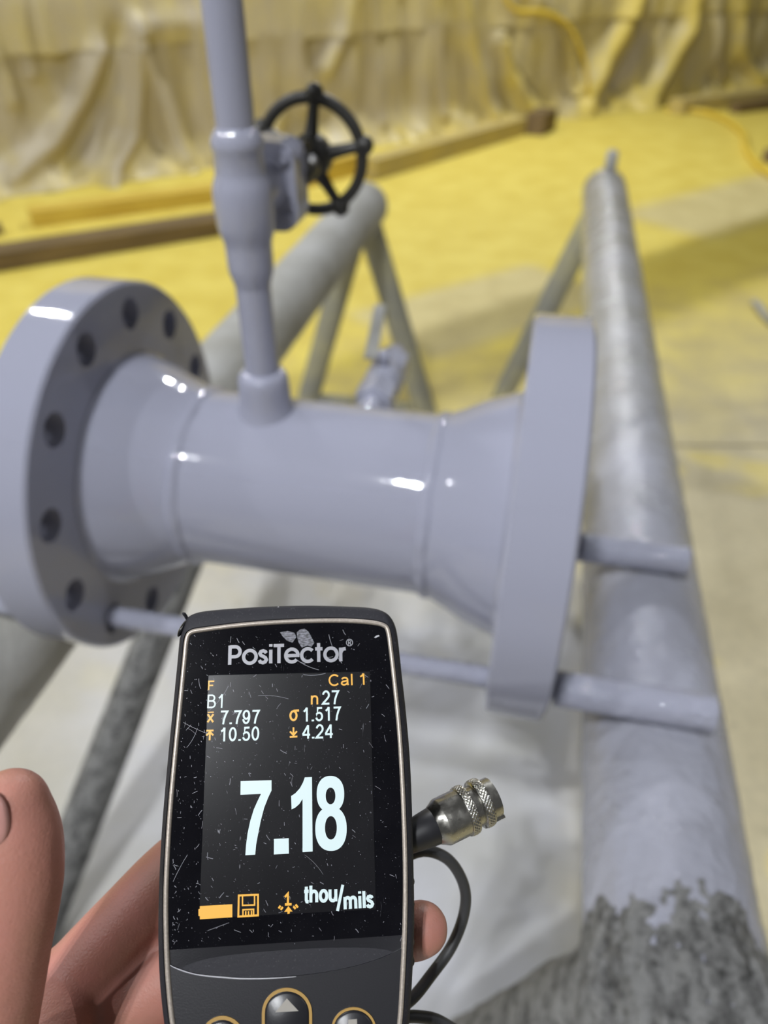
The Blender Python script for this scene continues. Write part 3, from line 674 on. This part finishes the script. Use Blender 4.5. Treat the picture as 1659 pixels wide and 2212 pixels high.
# right side downwards, round the bottom, up the left side
kp_loop = kp + [p for p in inset(LIN and smooth_loop(LIN), 0.00115) if p[1] < g2(620, 2075)[1]]
cx_ = sum(p[0] for p in kp_loop) / len(kp_loop); cy_ = sum(p[1] for p in kp_loop) / len(kp_loop)
lowpts = sorted([p for p in inn if p[1] < g2(620, 2090)[1]], key=lambda p: -math.atan2(p[1] - g2(620, 2150)[1], p[0] - g2(620, 2150)[0]) if True else 0)
rt = [p for p in inn if p[1] < g2(880, 2045)[1] and p[0] > 0]; lf = [p for p in inn if p[1] < g2(356, 2078)[1] and p[0] <= 0]
rt.sort(key=lambda p: (-p[1], p[0])); lf.sort(key=lambda p: (p[1], p[0]))
rt = [p for p in rt if p[1] > g2(620, 2380)[1]] + sorted([p for p in rt if p[1] <= g2(620, 2380)[1]], key=lambda p: -p[0])
lf = sorted([p for p in lf if p[1] <= g2(620, 2380)[1]], key=lambda p: -p[0]) + [p for p in lf if p[1] > g2(620, 2380)[1]]
prism(bm, kp + rt + lf, -0.0022, -0.0001, 0.0)
obj('keypad', bm, M_KEYPAD, GA, smooth=False)
# strokes drawn on the face --------------------------------------------------
def ribbon(bm, pts, w, z, closed=False, h=0.00006):
    pts = [Vector((p[0], p[1])) for p in pts]; n = len(pts)
    if n < 2: return
    L_, R2 = [], []
    for i in range(n):
        a = pts[i - 1] if (i > 0 or closed) else pts[i]; b = pts[(i + 1) % n] if (i < n - 1 or closed) else pts[i]
        d0 = (pts[i] - a); d1 = (b - pts[i])
        d0 = d0.normalized() if d0.length > 1e-9 else d1.normalized(); d1 = d1.normalized() if d1.length > 1e-9 else d0
        tn = (d0 + d1); tn = tn.normalized() if tn.length > 1e-6 else d0
        nn = Vector((-tn.y, tn.x)); k = 1.0 / max(0.45, nn.dot(Vector((-d0.y, d0.x))))
        L_.append(pts[i] + nn * (w / 2 * k)); R2.append(pts[i] - nn * (w / 2 * k))
    VL = [bm.verts.new((p.x, p.y, z + h)) for p in L_]; VR_ = [bm.verts.new((p.x, p.y, z + h)) for p in R2]
    VL0 = [bm.verts.new((p.x, p.y, z)) for p in L_]; VR0 = [bm.verts.new((p.x, p.y, z)) for p in R2]
    m_ = n if closed else n - 1
    for i in range(m_):
        j = (i + 1) % n
        bm.faces.new((VL[i], VR_[i], VR_[j], VL[j])); bm.faces.new((VL0[i], VL[i], VL[j], VL0[j])); bm.faces.new((VR_[i], VR0[i], VR0[j], VR_[j]))
    if not closed:
        bm.faces.new((VL[0], VL0[0], VR0[0], VR_[0])); bm.faces.new((VL[-1], VR_[-1], VR0[-1], VL0[-1]))
def arc(cx, cy, rx, ry, a0, a1, n=18):
    return [(cx + rx * math.cos(rad(a0 + (a1 - a0) * i / n)), cy + ry * math.sin(rad(a0 + (a1 - a0) * i / n))) for i in range(n + 1)]
def ell(cx, cy, rx, ry): return ('c', arc(cx, cy, rx, ry, 90, 450, 28)[:-1])
s_curve = lambda k: [(x * k, y) for x, y in [(0.47, 0.55), (0.42, 0.63), (0.30, 0.67), (0.17, 0.64), (0.11, 0.54), (0.17, 0.44), (0.30, 0.38), (0.42, 0.31), (0.48, 0.20), (0.41, 0.09), (0.28, 0.05), (0.14, 0.09), (0.08, 0.19)]]
GL = {  # advance, strokes (cap height 1)
    '0': (0.78, [ell(0.37, 0.5, 0.25, 0.45)]), '1': (0.78, [[(0.17, 0.72), (0.32, 0.82), (0.44, 0.99)], [(0.44, 1.0), (0.44, 0.0)]]),
    '2': (0.78, [arc(0.37, 0.68, 0.25, 0.27, 172, -35) + [(0.36, 0.30), (0.17, 0.14), (0.10, 0.055), (0.66, 0.055)]]),
    '4': (0.78, [[(0.53, 0.0), (0.53, 0.97)], [(0.53, 0.96), (0.08, 0.30)], [(0.05, 0.28), (0.70, 0.28)]]),
    '5': (0.78, [[(0.64, 0.945), (0.25, 0.945), (0.17, 0.47)] + arc(0.37, 0.33, 0.26, 0.28, 140, -165)]),
    '7': (0.78, [[(0.09, 0.94), (0.65, 0.94), (0.50, 0.68), (0.38, 0.36), (0.32, 0.0)]]),
    '9': (0.78, [ell(0.36, 0.66, 0.24, 0.29), arc(0.35, 0.50, 0.27, 0.45, 22, -160)]),
    '.': (0.36, [[(0.18, 0.0), (0.18, 0.125)]]), ' ': (0.36, []),
    'F': (0.80, [[(0.14, 0.0), (0.14, 0.945), (0.72, 0.945)], [(0.14, 0.50), (0.62, 0.50)]]),
    'B': (0.92, [[(0.14, 0.0), (0.14, 1.0)], [(0.14, 0.945), (0.44, 0.945)] + arc(0.46, 0.735, 0.23, 0.21, 80, -80) + [(0.44, 0.525), (0.14, 0.525)], [(0.44, 0.525)] + arc(0.48, 0.29, 0.28, 0.235, 80, -80) + [(0.44, 0.055), (0.14, 0.055)]]),
    'C': (0.98, [arc(0.50, 0.5, 0.40, 0.455, 42, 318, 26)]),
    'a': (0.76, [arc(0.35, 0.50, 0.23, 0.18, 165, 0, 10) + [(0.585, 0.15), (0.63, 0.02)], [(0.58, 0.42), (0.30, 0.37)] + arc(0.29, 0.21, 0.19, 0.155, 95, 300, 12) + [(0.50, 0.13), (0.58, 0.26)]]),
    'l': (0.32, [[(0.16, 0.0), (0.16, 1.0)]]),
    'n': (0.76, [[(0.13, 0.0), (0.13, 0.72)], [(0.13, 0.45)] + arc(0.37, 0.46, 0.22, 0.21, 170, 0, 12) + [(0.59, 0.0)]]),
    'x': (0.68, [[(0.06, 0.0), (0.58, 0.72)], [(0.06, 0.72), (0.58, 0.0)]]),
    't': (0.42, [[(0.20, 0.95), (0.20, 0.16), (0.25, 0.06), (0.38, 0.05)], [(0.03, 0.67), (0.38, 0.67)]]),
    'h': (0.74, [[(0.13, 0.0), (0.13, 1.0)], [(0.13, 0.45)] + arc(0.36, 0.46, 0.22, 0.20, 170, 0, 12) + [(0.58, 0.0)]]),
    'o': (0.74, [ell(0.37, 0.36, 0.25, 0.31)]),
    'u': (0.74, [[(0.13, 0.72), (0.13, 0.26)] + arc(0.35, 0.26, 0.22, 0.21, 180, 340, 12) + [(0.58, 0.30)], [(0.58, 0.72), (0.58, 0.0)]]),
    'm': (1.10, [[(0.13, 0.0), (0.13, 0.72)], [(0.13, 0.46)] + arc(0.33, 0.48, 0.20, 0.19, 170, 0, 10) + [(0.53, 0.0)], [(0.53, 0.46)] + arc(0.74, 0.48, 0.20, 0.19, 170, 0, 10) + [(0.94, 0.0)]]),
    'i': (0.32, [[(0.16, 0.0), (0.16, 0.72)], [(0.16, 0.86), (0.16, 1.0)]]),
    's': (0.62, [s_curve(1.0)]),
    'P': (0.74, [[(0.10, 0.0), (0.10, 1.0)], [(0.10, 0.93), (0.36, 0.93)] + arc(0.38, 0.67, 0.26, 0.26, 85, -85) + [(0.36, 0.41), (0.10, 0.41)]]),
    'O': (0.86, [ell(0.43, 0.38, 0.335, 0.335)]), 'T': (0.56, [[(0.0, 0.93), (0.56, 0.93)], [(0.29, 0.93), (0.29, 0.0)]]),
    'S': (0.54, [s_curve(0.95)]), 'I': (0.30, [[(0.15, 0.0), (0.15, 0.72)], [(0.15, 0.88), (0.15, 1.02)]]),
    'e': (0.86, [arc(0.43, 0.38, 0.335, 0.335, 0, 318, 30), [(0.10, 0.38), (0.835, 0.38)]]),
    'c': (0.80, [arc(0.43, 0.38, 0.335, 0.335, 42, 318, 26)]),
    'K': (0.46, [[(0.22, 1.0), (0.22, 0.0)], [(0.03, 0.69), (0.43, 0.69)]]),
    'r': (0.42, [[(0.10, 0.0), (0.10, 0.72)], [(0.10, 0.42), (0.15, 0.56), (0.25, 0.645), (0.38, 0.66)]]),
}
ZD, ZT = 0.00012, 0.00016
def text(name, s, x0, y0, x1, y1, cap, sw, m, z=ZT, parent=None, hfac=1.0):
    """s from pixel (x0,y0) to (x1,y1) along the baseline, cap height and stroke in pixels"""
    a, b = Vector(g2(x0, y0)), Vector(g2(x1, y1)); d = (b - a); mpp = d.length / math.hypot(x1 - x0, y1 - y0)
    e = d.normalized(); n_ = Vector((-e.y, e.x)); tot = sum(GL[c][0] for c in s)
    sx = d.length / tot; sy = cap * mpp * hfac; pen = 0.0; bm = bmesh.new(); zz = z
    for c in s:
        adv, strokes = GL[c]
        for st in strokes:
            cl = st[0] == 'c'; pp = st[1] if cl else st
            q = [a + e * ((pen + x) * sx) + n_ * (y * sy) for x, y in pp]
            ribbon(bm, q, sw * mpp * (1.3 if c == '.' else 1), zz, cl); zz += 0.0000015
        pen += adv
    return obj(name, bm, m, parent or GA, smooth=False)
def poly(name, loops, m, z=ZT, parent=None, h=0.00006):
    """filled shapes given as pixel loops"""
    bm = bmesh.new()
    for lp in loops: prism(bm, [g2(*q) for q in lp], z, z + h)
    return obj(name, bm, m, parent or GA, smooth=False)
def lines(name, loops, w, m, z=ZT, closed=False, parent=None):
    bm = bmesh.new()
    for lp in loops: ribbon(bm, [g2(*q) for q in lp], w * 0.000119, z, closed)
    return obj(name, bm, m, parent or GA, smooth=False)
text('brand_lettering', 'POSITecKOr', 492, 1436, 749, 1428, 41, 7.2, M_LOGO, 0.0)
lines('registered_mark', [arc(755, 1388, 6.8, 7.2, 0, 360, 24)[:-1]], 1.5, M_LOGO, 0.0, True)
lines('registered_mark', [[(752.5, 1393), (752.5, 1383.5), (756, 1383.5), (758, 1385.5), (757, 1388), (752.5, 1388.2)], [(755.5, 1388.2), (758.5, 1393)]], 1.4, M_LOGO, 0.0)
# display
bm = bmesh.new(); prism(bm, [g2(450.6, 1459), g2(799, 1450.7), g2(812, 1964), g2(430.5, 1984)], -0.0004, ZD - 0.00004); LCD = obj('display', bm, M_LCD, GA, smooth=False)
text('reading_text', 'F', 448, 1491, 464, 1490.5, 20, 3.0, M_ORANGE, parent=LCD)
text('reading_text', 'B1', 446, 1530, 487, 1529, 29, 3.4, M_WHITE, parent=LCD)
text('reading_text', '7.797', 474, 1565, 562, 1563, 29, 4.1, M_WHITE, parent=LCD)
text('reading_text', '10.50', 473, 1602, 562, 1599, 29, 4.1, M_WHITE, parent=LCD)
text('reading_text', 'Cal 1', 709, 1482, 795, 1479, 24, 3.4, M_ORANGE, parent=LCD)
text('reading_text', 'n', 670, 1522, 690, 1521.5, 26, 3.8, M_ORANGE, parent=LCD)
text('reading_text', '27', 695, 1522, 734, 1521, 29, 4.1, M_WHITE, parent=LCD)
text('reading_text', '1.517', 652, 1559, 738, 1556, 29, 4.1, M_WHITE, parent=LCD)
text('reading_text', '4.24', 652, 1596, 721, 1594, 29, 4.1, M_WHITE, parent=LCD)
text('reading_text', 'x', 447, 1560.5, 463, 1560, 24, 4.0, M_ORANGE, parent=LCD)
lines('reading_text', [[(449, 1539), (462, 1538.5)]], 2.6, M_ORANGE, parent=LCD)
lines('reading_text', [arc(634, 1546, 6.6, 9.6, 0, 360, 28)[:-1]], 4.6, M_ORANGE, ZT, True, LCD)
lines('reading_text', [[(634, 1535.5), (646, 1534.8)]], 4.6, M_ORANGE, parent=LCD)
lines('arrow_icon', [[(446, 1578.5), (461.5, 1578)], [(454, 1579), (453, 1599)], [(446, 1589), (453.8, 1581), (461, 1588.5)]], 3.8, M_ORANGE, parent=LCD)
lines('arrow_icon', [[(626, 1592), (642.5, 1591)], [(634, 1571), (634, 1589)], [(626.5, 1580), (634, 1588), (641.5, 1579.5)]], 3.8, M_ORANGE, parent=LCD)
# large digits, traced in outline
Zp = lambda L_: [(480 + x * 320 / 1659, 1640 + y * 320 / 1659) for x, y in L_]
seven = Zp([(207, 245), (553, 235), (553, 350), (515, 430), (470, 545), (432, 690), (400, 850), (380, 960), (370, 1068), (260, 1074), (268, 960), (285, 830), (315, 690), (355, 560), (400, 460), (435, 388), (205, 398)])
one = Zp([(925, 203), (1005, 200), (1013, 1032), (900, 1040), (900, 445), (865, 500), (820, 540), (777, 562), (772, 412), (820, 380), (870, 325), (905, 260)])
dot = Zp([(580, 892), (745, 884), (747, 1056), (579, 1066)])
poly('large_digit', [seven], M_WHITE, parent=LCD); poly('decimal_point', [dot], M_WHITE, parent=LCD); poly('large_digit', [one], M_WHITE, parent=LCD)
def annulus(bm, outl, inl, z, h):
    n = len(outl); a = [bm.verts.new((*g2(*p), z + h)) for p in outl]; b = [bm.verts.new((*g2(*p), z + h)) for p in inl]
    a0 = [bm.verts.new((*g2(*p), z)) for p in outl]; b0 = [bm.verts.new((*g2(*p), z)) for p in inl]
    for i in range(n):
        j = (i + 1) % n
        bm.faces.new((a[i], a[j], b[j], b[i])); bm.faces.new((a0[i], a0[j], a[j], a[i])); bm.faces.new((b[i], b[j], b0[j], b0[i]))
def sup(cx, cy, rx, ry, p=2.25, n=60):
    out = []
    for i in range(n):
        t_ = 2 * math.pi * i / n; c, s_ = math.cos(t_), math.sin(t_)
        out.append((cx + rx * math.copysign(abs(c) ** (2 / p), c), cy - ry * math.copysign(abs(s_) ** (2 / p), s_)))
    return out
bm = bmesh.new()
annulus(bm, Zp(sup(1212, 390, 154, 203)), Zp(sup(1213, 411, 54, 93, 2.1)), ZT, 0.00006)
annulus(bm, Zp(sup(1218, 778, 176, 248)), Zp(sup(1217, 768, 66, 131, 2.1)), ZT + 0.000004, 0.00006)
obj('large_digit', bm, M_WHITE, LCD, smooth=False)
# bottom row
poly('battery_icon', [[(432, 1957), (502, 1953), (502, 1981), (432, 1985.5), (432, 1979), (429, 1978), (429, 1964), (432, 1963)]], M_ORANGE, parent=LCD)
lines('disk_icon', [[(516, 1934), (557.5, 1932.5), (557.5, 1977), (515, 1979.5)]], 3.6, M_ORANGE, ZT, True, LCD)
lines('disk_icon', [[(524, 1934), (524, 1955.5), (550, 1954.5), (550, 1933)], [(525, 1979), (525, 1965), (548, 1964), (548, 1977.5)], [(531, 1968), (531, 1977)], [(537, 1968), (537, 1977)], [(543.5, 1967), (543.5, 1976)]], 2.8, M_ORANGE, parent=LCD)
lines('probe_icon', [[(615.5, 1937.5), (622, 1930), (622, 1952)], [(615.5, 1953.5), (630, 1953)]], 4.4, M_ORANGE, parent=LCD)
poly('probe_icon', [[(623, 1957), (632, 1968.5), (626, 1968.8), (626, 1973), (621, 1974), (621, 1969), (614, 1969.5)]], M_ORANGE, parent=LCD)
lines('probe_icon', [[(602, 1962), (606, 1956)], [(606.5, 1965), (611, 1959)], [(634, 1957.5), (638.5, 1963)], [(638.5, 1953.5), (643.5, 1960)]], 4.0, M_ORANGE, parent=LCD)
text('unit_text', 'thou', 656, 1950, 730, 1946.5, 33, 6.6, M_WHITE, parent=LCD)
text('unit_text', 'mils', 742, 1964, 809, 1959.5, 33, 6.6, M_WHITE, parent=LCD)
lines('unit_text', [[(729, 1967.5), (740.5, 1911)]], 6.0, M_WHITE, parent=LCD)
M_SMUDGE = mat('dried_smudge', (0.07, 0.07, 0.085), 0.45); t = NT(M_SMUDGE); t.l(t.mix(t.ramp(t.noise(t.coord((1, 3, 1)), 900, 4), [(0.4, 0.0), (0.62, 1.0)]), (0.02, 0.02, 0.026), (0.16, 0.16, 0.20)), t.b.inputs['Base Color'])
poly('paint_smudge', [[(605, 1366), (622, 1363), (636, 1367), (640, 1376), (632, 1388), (620, 1384), (611, 1375)], [(641, 1366), (648, 1360), (658, 1358), (666, 1364), (672, 1375), (679, 1388), (673, 1397), (664, 1394), (652, 1399), (645, 1388), (642, 1376)]], M_SMUDGE, -0.00005, None, 0.00003)
poly('paint_fleck', [[(808, 1377), (813, 1373), (818, 1371.5), (820, 1374), (815, 1376), (812, 1378)]], M_LIP, -0.00005, None, 0.00005)
poly('paint_fleck', [[(590, 1312), (602, 1309), (604, 1312), (596, 1315)]], M_LIP, -0.0012, None, 0.0003)
# scratches in the glass, thickest on the left
M_SCR = mat('scratch_white', (0.17, 0.17, 0.20), 0.5); rs = random.Random(5); bm = bmesh.new()
for k in range(620):
    px = 372 + 495 * (rs.random() ** (2.1 if k % 4 else 1.0)); py = rs.uniform(1365, 2040)
    if not (g2(px, py)[0] > -0.0305): continue
    lx = 396 - (py - 1365) * 0.062 + max(0, (py - 1900) * 0.06); rx = 842 + (py - 1365) * 0.055
    if px < lx + 8 or px > rx - 10: continue
    big = k < 15; L_ = rs.uniform(14, 70) if big else rs.choice((1.2, 1.6, 2.2, 3, 4, 7, 12)) * rs.uniform(0.6, 1.4)
    an = rs.gauss(2.0, 0.55) if rs.random() < 0.6 else rs.uniform(0, math.pi); cu = rs.uniform(-0.12, 0.12) if big else rs.uniform(-0.15, 0.15); pp = []
    n_ = 8 if big else 3
    for i in range(n_ + 1):
        q = i / n_ - 0.5; a_ = an + cu * q * 2; pp.append((px + math.cos(a_) * L_ * q, py - math.sin(a_) * L_ * q))
    if any(not (lx + 4 < x_ < rx - 4 and 1358 < y_ < 2045) for x_, y_ in pp): continue
    ribbon(bm, [g2(*q) for q in pp], rs.uniform(0.5, 1.25) * 0.000119, 0.00009 if 445 < px < 806 and 1456 < py < 1975 else -0.00004, False, 0.00002)
so = obj('scratches', bm, M_SCR, GA, smooth=False); so['kind'] = 'stuff'
# pale strip painted as the highlight along the lip, then buttons
bm = bmesh.new(); pl = [Vector((*g2(x, arc_y(x) + 1.5), -0.0001)) for x in [362 + (640 - 362) * i / 50 for i in range(51)]]
tube(bm, pl, [0.00008 + 0.00026 * (0.35 + 0.65 * max(0, noise.noise((p.x * 180, 1, 2)))) * math.sin(math.pi * min(1, (i + 1) / 51)) for i, p in enumerate(pl)], 8); obj('lip_highlight', bm, M_LIP, GA)
def button(name, ring, w, m):
    bm = bmesh.new(); lp = [g2(*q) for q in ring]; a = [(x, y) for x, y in lp]
    ins = lambda d: inset(a, d)
    loft(bm, [(ins(0.0002), -0.0004), (ins(0.0004), 0.0003), (ins(0.0009), 0.0006)], False, True); b_ = obj(name, bm, M_KEYPAD, GA)
    bm = bmesh.new(); ribbon(bm, a, w * 0.000119, -0.00012, True, 0.0004); obj('button_outline', bm, m, b_, smooth=False); return b_
def pill(cx, top, bot, r): return [(cx - r * math.cos(rad(180 * i / 16)), top + r - r * math.sin(rad(180 * i / 16))) for i in range(17)] + [(cx + r * math.cos(rad(180 * i / 16)), bot - r + r * math.sin(rad(180 * i / 16))) for i in range(17)]
b1 = button('up_button', pill(620, 2137, 2268, 51), 6.0, M_GOLD)
poly('up_arrow', [[(620, 2155), (645, 2182), (595, 2185)]], M_ICON, 0.0006, b1)
b2 = button('left_button', pill(481, 2198, 2300, 43), 6.5, M_GOLD)
b3 = button('down_button', pill(764, 2178, 2320, 46), 4.5, M_GOLD)
poly('down_arrow', [[(752, 2201), (771, 2199), (771, 2232), (784, 2231), (762, 2260), (740, 2234), (752, 2233)]], M_ICON, 0.0006, b3)

# ------------------------------------------------------------------ probe cable and connector
M_NICKEL = mat('nickel_plate', (0.42, 0.41, 0.375), 0.22, metal=1.0)
t = NT(M_NICKEL); t.l(t.ramp(t.noise(t.coord(), 300, 4), [(0.35, 0.16), (0.7, 0.38)]), t.b.inputs['Roughness'])
M_CABLE = mat('black_cable', (0.035, 0.036, 0.038), 0.5); M_BOOT = mat('black_boot', (0.012, 0.012, 0.015), 0.45)
PA, PB = cw(880, 1812, 0.200), cw(1092, 1708, 0.2105); PD = (PB - PA); PL = PD.length; PD.normalize(); PM = frame_to(PD)
PC = tag(empty('probe_cable', PA), 'black probe cable looping right of the gauge with a knurled silver connector', 'cable')
def pc(prof, name, m, seg=48, parent=PC, fn=None, sharp=35):
    bm = bmesh.new(); lathe(bm, prof, M=PM, seg=seg, c=(0, 0, 0), fn=fn); return obj(name, bm, m, parent, sharp=sharp)
mm = 0.001
pc([(-6 * mm, 3.0 * mm), (0, 4.0 * mm), (4.2 * mm, 4.6 * mm), (8.2 * mm, 5.0 * mm), (8.6 * mm, 4.8 * mm)], 'strain_relief', M_BOOT)
CN = pc([(7.9 * mm, 4.9 * mm), (8.1 * mm, 5.1 * mm), (10.4 * mm, 6.3 * mm), (10.8 * mm, 6.4 * mm), (17.3 * mm, 6.4 * mm), (17.3 * mm, 5.6 * mm), (27.2 * mm, 5.6 * mm), (27.2 * mm, 4.9 * mm), (25.0 * mm, 4.8 * mm), (25.0 * mm, 0.5 * mm)], 'connector_shell', M_NICKEL)
def knurl(a0, a1, r, name):
    bm = bmesh.new(); nA, nT = 24, 360; rings = []
    for i in range(nA + 1):
        a = a0 + (a1 - a0) * i / nA; ring = []
        e = min(1, 4 * min(i, nA - i) / nA)
        for j in range(nT):
            th = 2 * math.pi * j / nT; k1 = th * 38 + a * 5600; k2 = th * 38 - a * 5600
            h = 0.5 + 0.25 * (math.cos(k1) + math.cos(k2)); rr = r - 0.25 * mm * (1 - e) - 0.36 * mm * (1 - h) * e
            ring.append(bm.verts.new(PM @ Vector((rr * math.cos(th), rr * math.sin(th), a))))
        rings.append(ring)
    for p, q in zip(rings, rings[1:]):
        for j in range(nT): bm.faces.new((p[j], p[(j + 1) % nT], q[(j + 1) % nT], q[j]))
    bm.faces.new(rings[0]); bm.faces.new(rings[-1])
    obj(name, bm, M_NICKEL, CN)
knurl(16.9 * mm, 19.4 * mm, 6.95 * mm, 'knurled_ring'); knurl(21.7 * mm, 24.3 * mm, 6.85 * mm, 'knurled_ring')
for sgn in (1.0,):
    bm = bmesh.new(); box(bm, 0, 0, 0, 0.9 * mm, 2.0 * mm, 4.2 * mm, 0.15 * mm)
    a = rad(-150); R3 = PM @ Matrix.Rotation(a, 3, 'Z')
    for q in bm.verts: q.co = R3 @ (q.co + Vector((5.75 * mm, 0, 25.8 * mm)))
    obj('locking_key', bm, M_NICKEL, CN, smooth=False)
pts = [PA + PD * (-0.005)] + [cw(x, y, d) for x, y, d in [(835, 1832, 0.200), (800, 1870, 0.206), (820, 1885, 0.215), (865, 1856, 0.219), (915, 1838, 0.221), (962, 1852, 0.223), (992, 1888, 0.225), (1006, 1935, 0.226), (998, 1990, 0.226), (972, 2050, 0.224), (930, 2108, 0.220), (895, 2152, 0.216), (855, 2185, 0.213), (838, 2200, 0.212), (855, 2200, 0.214), (900, 2196, 0.216), (960, 2212, 0.218), (1060, 2290, 0.22), (1150, 2420, 0.22)]]
bm = bmesh.new(); tube(bm, [p - PA for p in catmull(pts, 8)], 0.0017, 16); obj('cable', bm, M_CABLE, PC)

# ------------------------------------------------------------------ the hand
M_SKIN = mat('skin', (0.40, 0.18, 0.14), 0.48, spec=0.4)
t = NT(M_SKIN); v = t.coord()
t.l(t.mix(t.ramp(t.noise(v, 45, 4), [(0.35, 0.0), (0.7, 1.0)]), (0.37, 0.175, 0.125), (0.45, 0.195, 0.16)), t.b.inputs['Base Color'])
t.b.inputs['Subsurface Weight'].default_value = 0.12; t.b.inputs['Subsurface Radius'].default_value = (0.006, 0.0025, 0.0015); t.b.inputs['Subsurface Scale'].default_value = 0.5
vo = t.n('ShaderNodeTexVoronoi', feature='DISTANCE_TO_EDGE'); vo.inputs['Scale'].default_value = 900; t.l(v, vo.inputs['Vector'])
t.bump(t.math('ADD', t.math('MULTIPLY', vo.outputs['Distance'], 0.6), t.noise(v, 350, 4)), 0.28, 0.0006)
M_NAIL = mat('nail', (0.50, 0.26, 0.23), 0.22)
HR_ = tag(empty('person', cw(120, 2300, 0.20)), "left hand gripping the gauge from behind, thumb raised at the left edge", 'hand')
HO = HR_.location.copy()
bm = bmesh.new()
def ball(p, r, sc=None):
    q = bmesh.ops.create_icosphere(bm, subdivisions=3, radius=r)
    for w_ in q['verts']: w_.co = w_.co + p
def limb(pts, rs, n=7):
    P3 = catmull(pts, n); m_ = len(P3); rr = []
    for i in range(m_):
        k = i / (m_ - 1) * (len(rs) - 1); a = int(min(k, len(rs) - 2)); rr.append(rs[a] + (rs[a + 1] - rs[a]) * (k - a))
    tube(bm, P3, rr, 20); ball(P3[0], rr[0]); ball(P3[-1], rr[-1])
def behind(x, y, off): return cw(x, y, gdepth(x, y) + 0.0275 + off) - HO
H = lambda x, y, d: cw(x, y, d) - HO
wrist = H(-120, 3010, 0.205)
i_m, m_m, r_m, l_m = behind(150, 2130, 0.012), behind(212, 2240, 0.015), behind(325, 2385, 0.016), behind(430, 2500, 0.015)
# index: runs up behind the gauge
limb([i_m, behind(275, 1990, 0.011), behind(400, 1860, 0.010), behind(560, 1760, 0.009), behind(690, 1700, 0.008)], [0.0112, 0.0104, 0.0096, 0.0086, 0.0072])
# middle: across the back, tip curling round the right edge
limb([m_m, behind(395, 2095, 0.0112), behind(620, 2020, 0.010), behind(800, 2005, 0.009), behind(880, 2012, 0.003), H(912, 2006, gdepth(905, 2006) + 0.0190)], [0.0115, 0.0102, 0.0096, 0.0088, 0.0080, 0.0072])
limb([i_m.lerp(m_m, 0.5), behind(290, 2105, 0.013), behind(380, 2010, 0.013)], [0.0105, 0.0085, 0.0060])
limb([r_m, behind(490, 2225, 0.010), behind(690, 2190, 0.010), behind(790, 2200, 0.009), behind(835, 2235, 0.007)], [0.0112, 0.0100, 0.0092, 0.0082, 0.0070])
limb([l_m, behind(560, 2455, 0.009), behind(690, 2420, 0.009), behind(790, 2400, 0.008)], [0.0100, 0.0086, 0.0078, 0.0064])
# palm
for q, r0, r1 in ((i_m, 0.014, 0.0118), (m_m, 0.015, 0.0125), (r_m, 0.015, 0.0122), (l_m, 0.014, 0.0112)):
    limb([wrist, wrist.lerp(q, 0.55), q], [0.017, r0, r1])
limb([i_m, m_m, r_m, l_m], [0.0118, 0.0122, 0.0118, 0.0108])
limb([wrist.lerp(i_m, 0.6), wrist.lerp(m_m, 0.62), wrist.lerp(l_m, 0.6)], [0.014, 0.0145, 0.014])
# thumb with its ball and web
t_c, t_m, t_i = H(-135, 2760, 0.187), H(-62, 2400, 0.176), H(10, 2040, 0.168)
limb([wrist, t_c, t_m], [0.018, 0.0165, 0.0135])
limb([t_m, H(-28, 2220, 0.172), t_i, H(32, 1905, 0.1665), H(35, 1810, 0.166), H(24, 1742, 0.1655)], [0.0122, 0.0112, 0.0102, 0.0104, 0.0099, 0.0084])
limb([t_m, H(60, 2360, 0.190), i_m], [0.0125, 0.0105, 0.0112])
limb([t_c, H(40, 2480, 0.198), m_m], [0.0150, 0.0135, 0.0120])
limb([t_m.lerp(t_c, 0.3), H(90, 2330, 0.198), i_m.lerp(m_m, 0.4)], [0.0125, 0.0112, 0.0115])
# forearm
limb([wrist, H(-420, 3900, 0.21), H(-800, 5000, 0.21)], [0.0205, 0.026, 0.032])
me = bpy.data.meshes.new('hand'); bmesh.ops.recalc_face_normals(bm, faces=bm.faces); bm.to_mesh(me); bm.free()
ho = link('hand_skin', me, M_SKIN, HR_)
md = ho.modifiers.new('r', 'REMESH'); md.mode = 'VOXEL'; md.voxel_size = 0.0011
md = ho.modifiers.new('s', 'SMOOTH'); md.factor = 0.5; md.iterations = 9
eval_mesh(ho); ho.data.polygons.foreach_set('use_smooth', [True] * len(ho.data.polygons))
# thumb nail: a thin curved shell on the outer (left) face of the thumb tip
bm = bmesh.new(); base, tip = H(36, 1800, 0.166), H(20, 1672, 0.1655); ax_ = (tip - base); TL_ = ax_.length; ax_.normalize()
toc = (-(base + HO - CAMP)).normalized(); left = -CR; nd = (left * 0.66 + toc * 0.75); nd = (nd - ax_ * nd.dot(ax_)).normalized(); bd = ax_.cross(nd)
cen = bm.verts.new(base + ax_ * (TL_ * 0.5) + nd * 0.0100); prev = None
for j in range(1, 9):
    rr_ = j / 8; ring = []
    for i in range(40):
        th_ = 2 * math.pi * i / 40; c_, s_ = math.cos(th_), math.sin(th_)
        wx = rr_ * math.copysign(abs(c_) ** 0.75, c_); ky = 0.5 + 0.5 * rr_ * math.copysign(abs(s_) ** 0.75, s_)
        a = wx * rad(50); r_n = 0.0100 - 0.0042 * max(0, ky - 0.4) ** 2 - 0.0010 * rr_ ** 6
        ring.append(bm.verts.new(base + ax_ * (TL_ * ky) + (nd * math.cos(a) + bd * math.sin(a)) * r_n))
    for i in range(40):
        if prev is None: bm.faces.new((cen, ring[i], ring[(i + 1) % 40]))
        else: bm.faces.new((prev[i], ring[i], ring[(i + 1) % 40], prev[(i + 1) % 40]))
    prev = ring
nl = obj('thumb_nail', bm, M_NAIL, HR_); sd_ = nl.modifiers.new('t', 'SOLIDIFY'); sd_.thickness = 0.0006
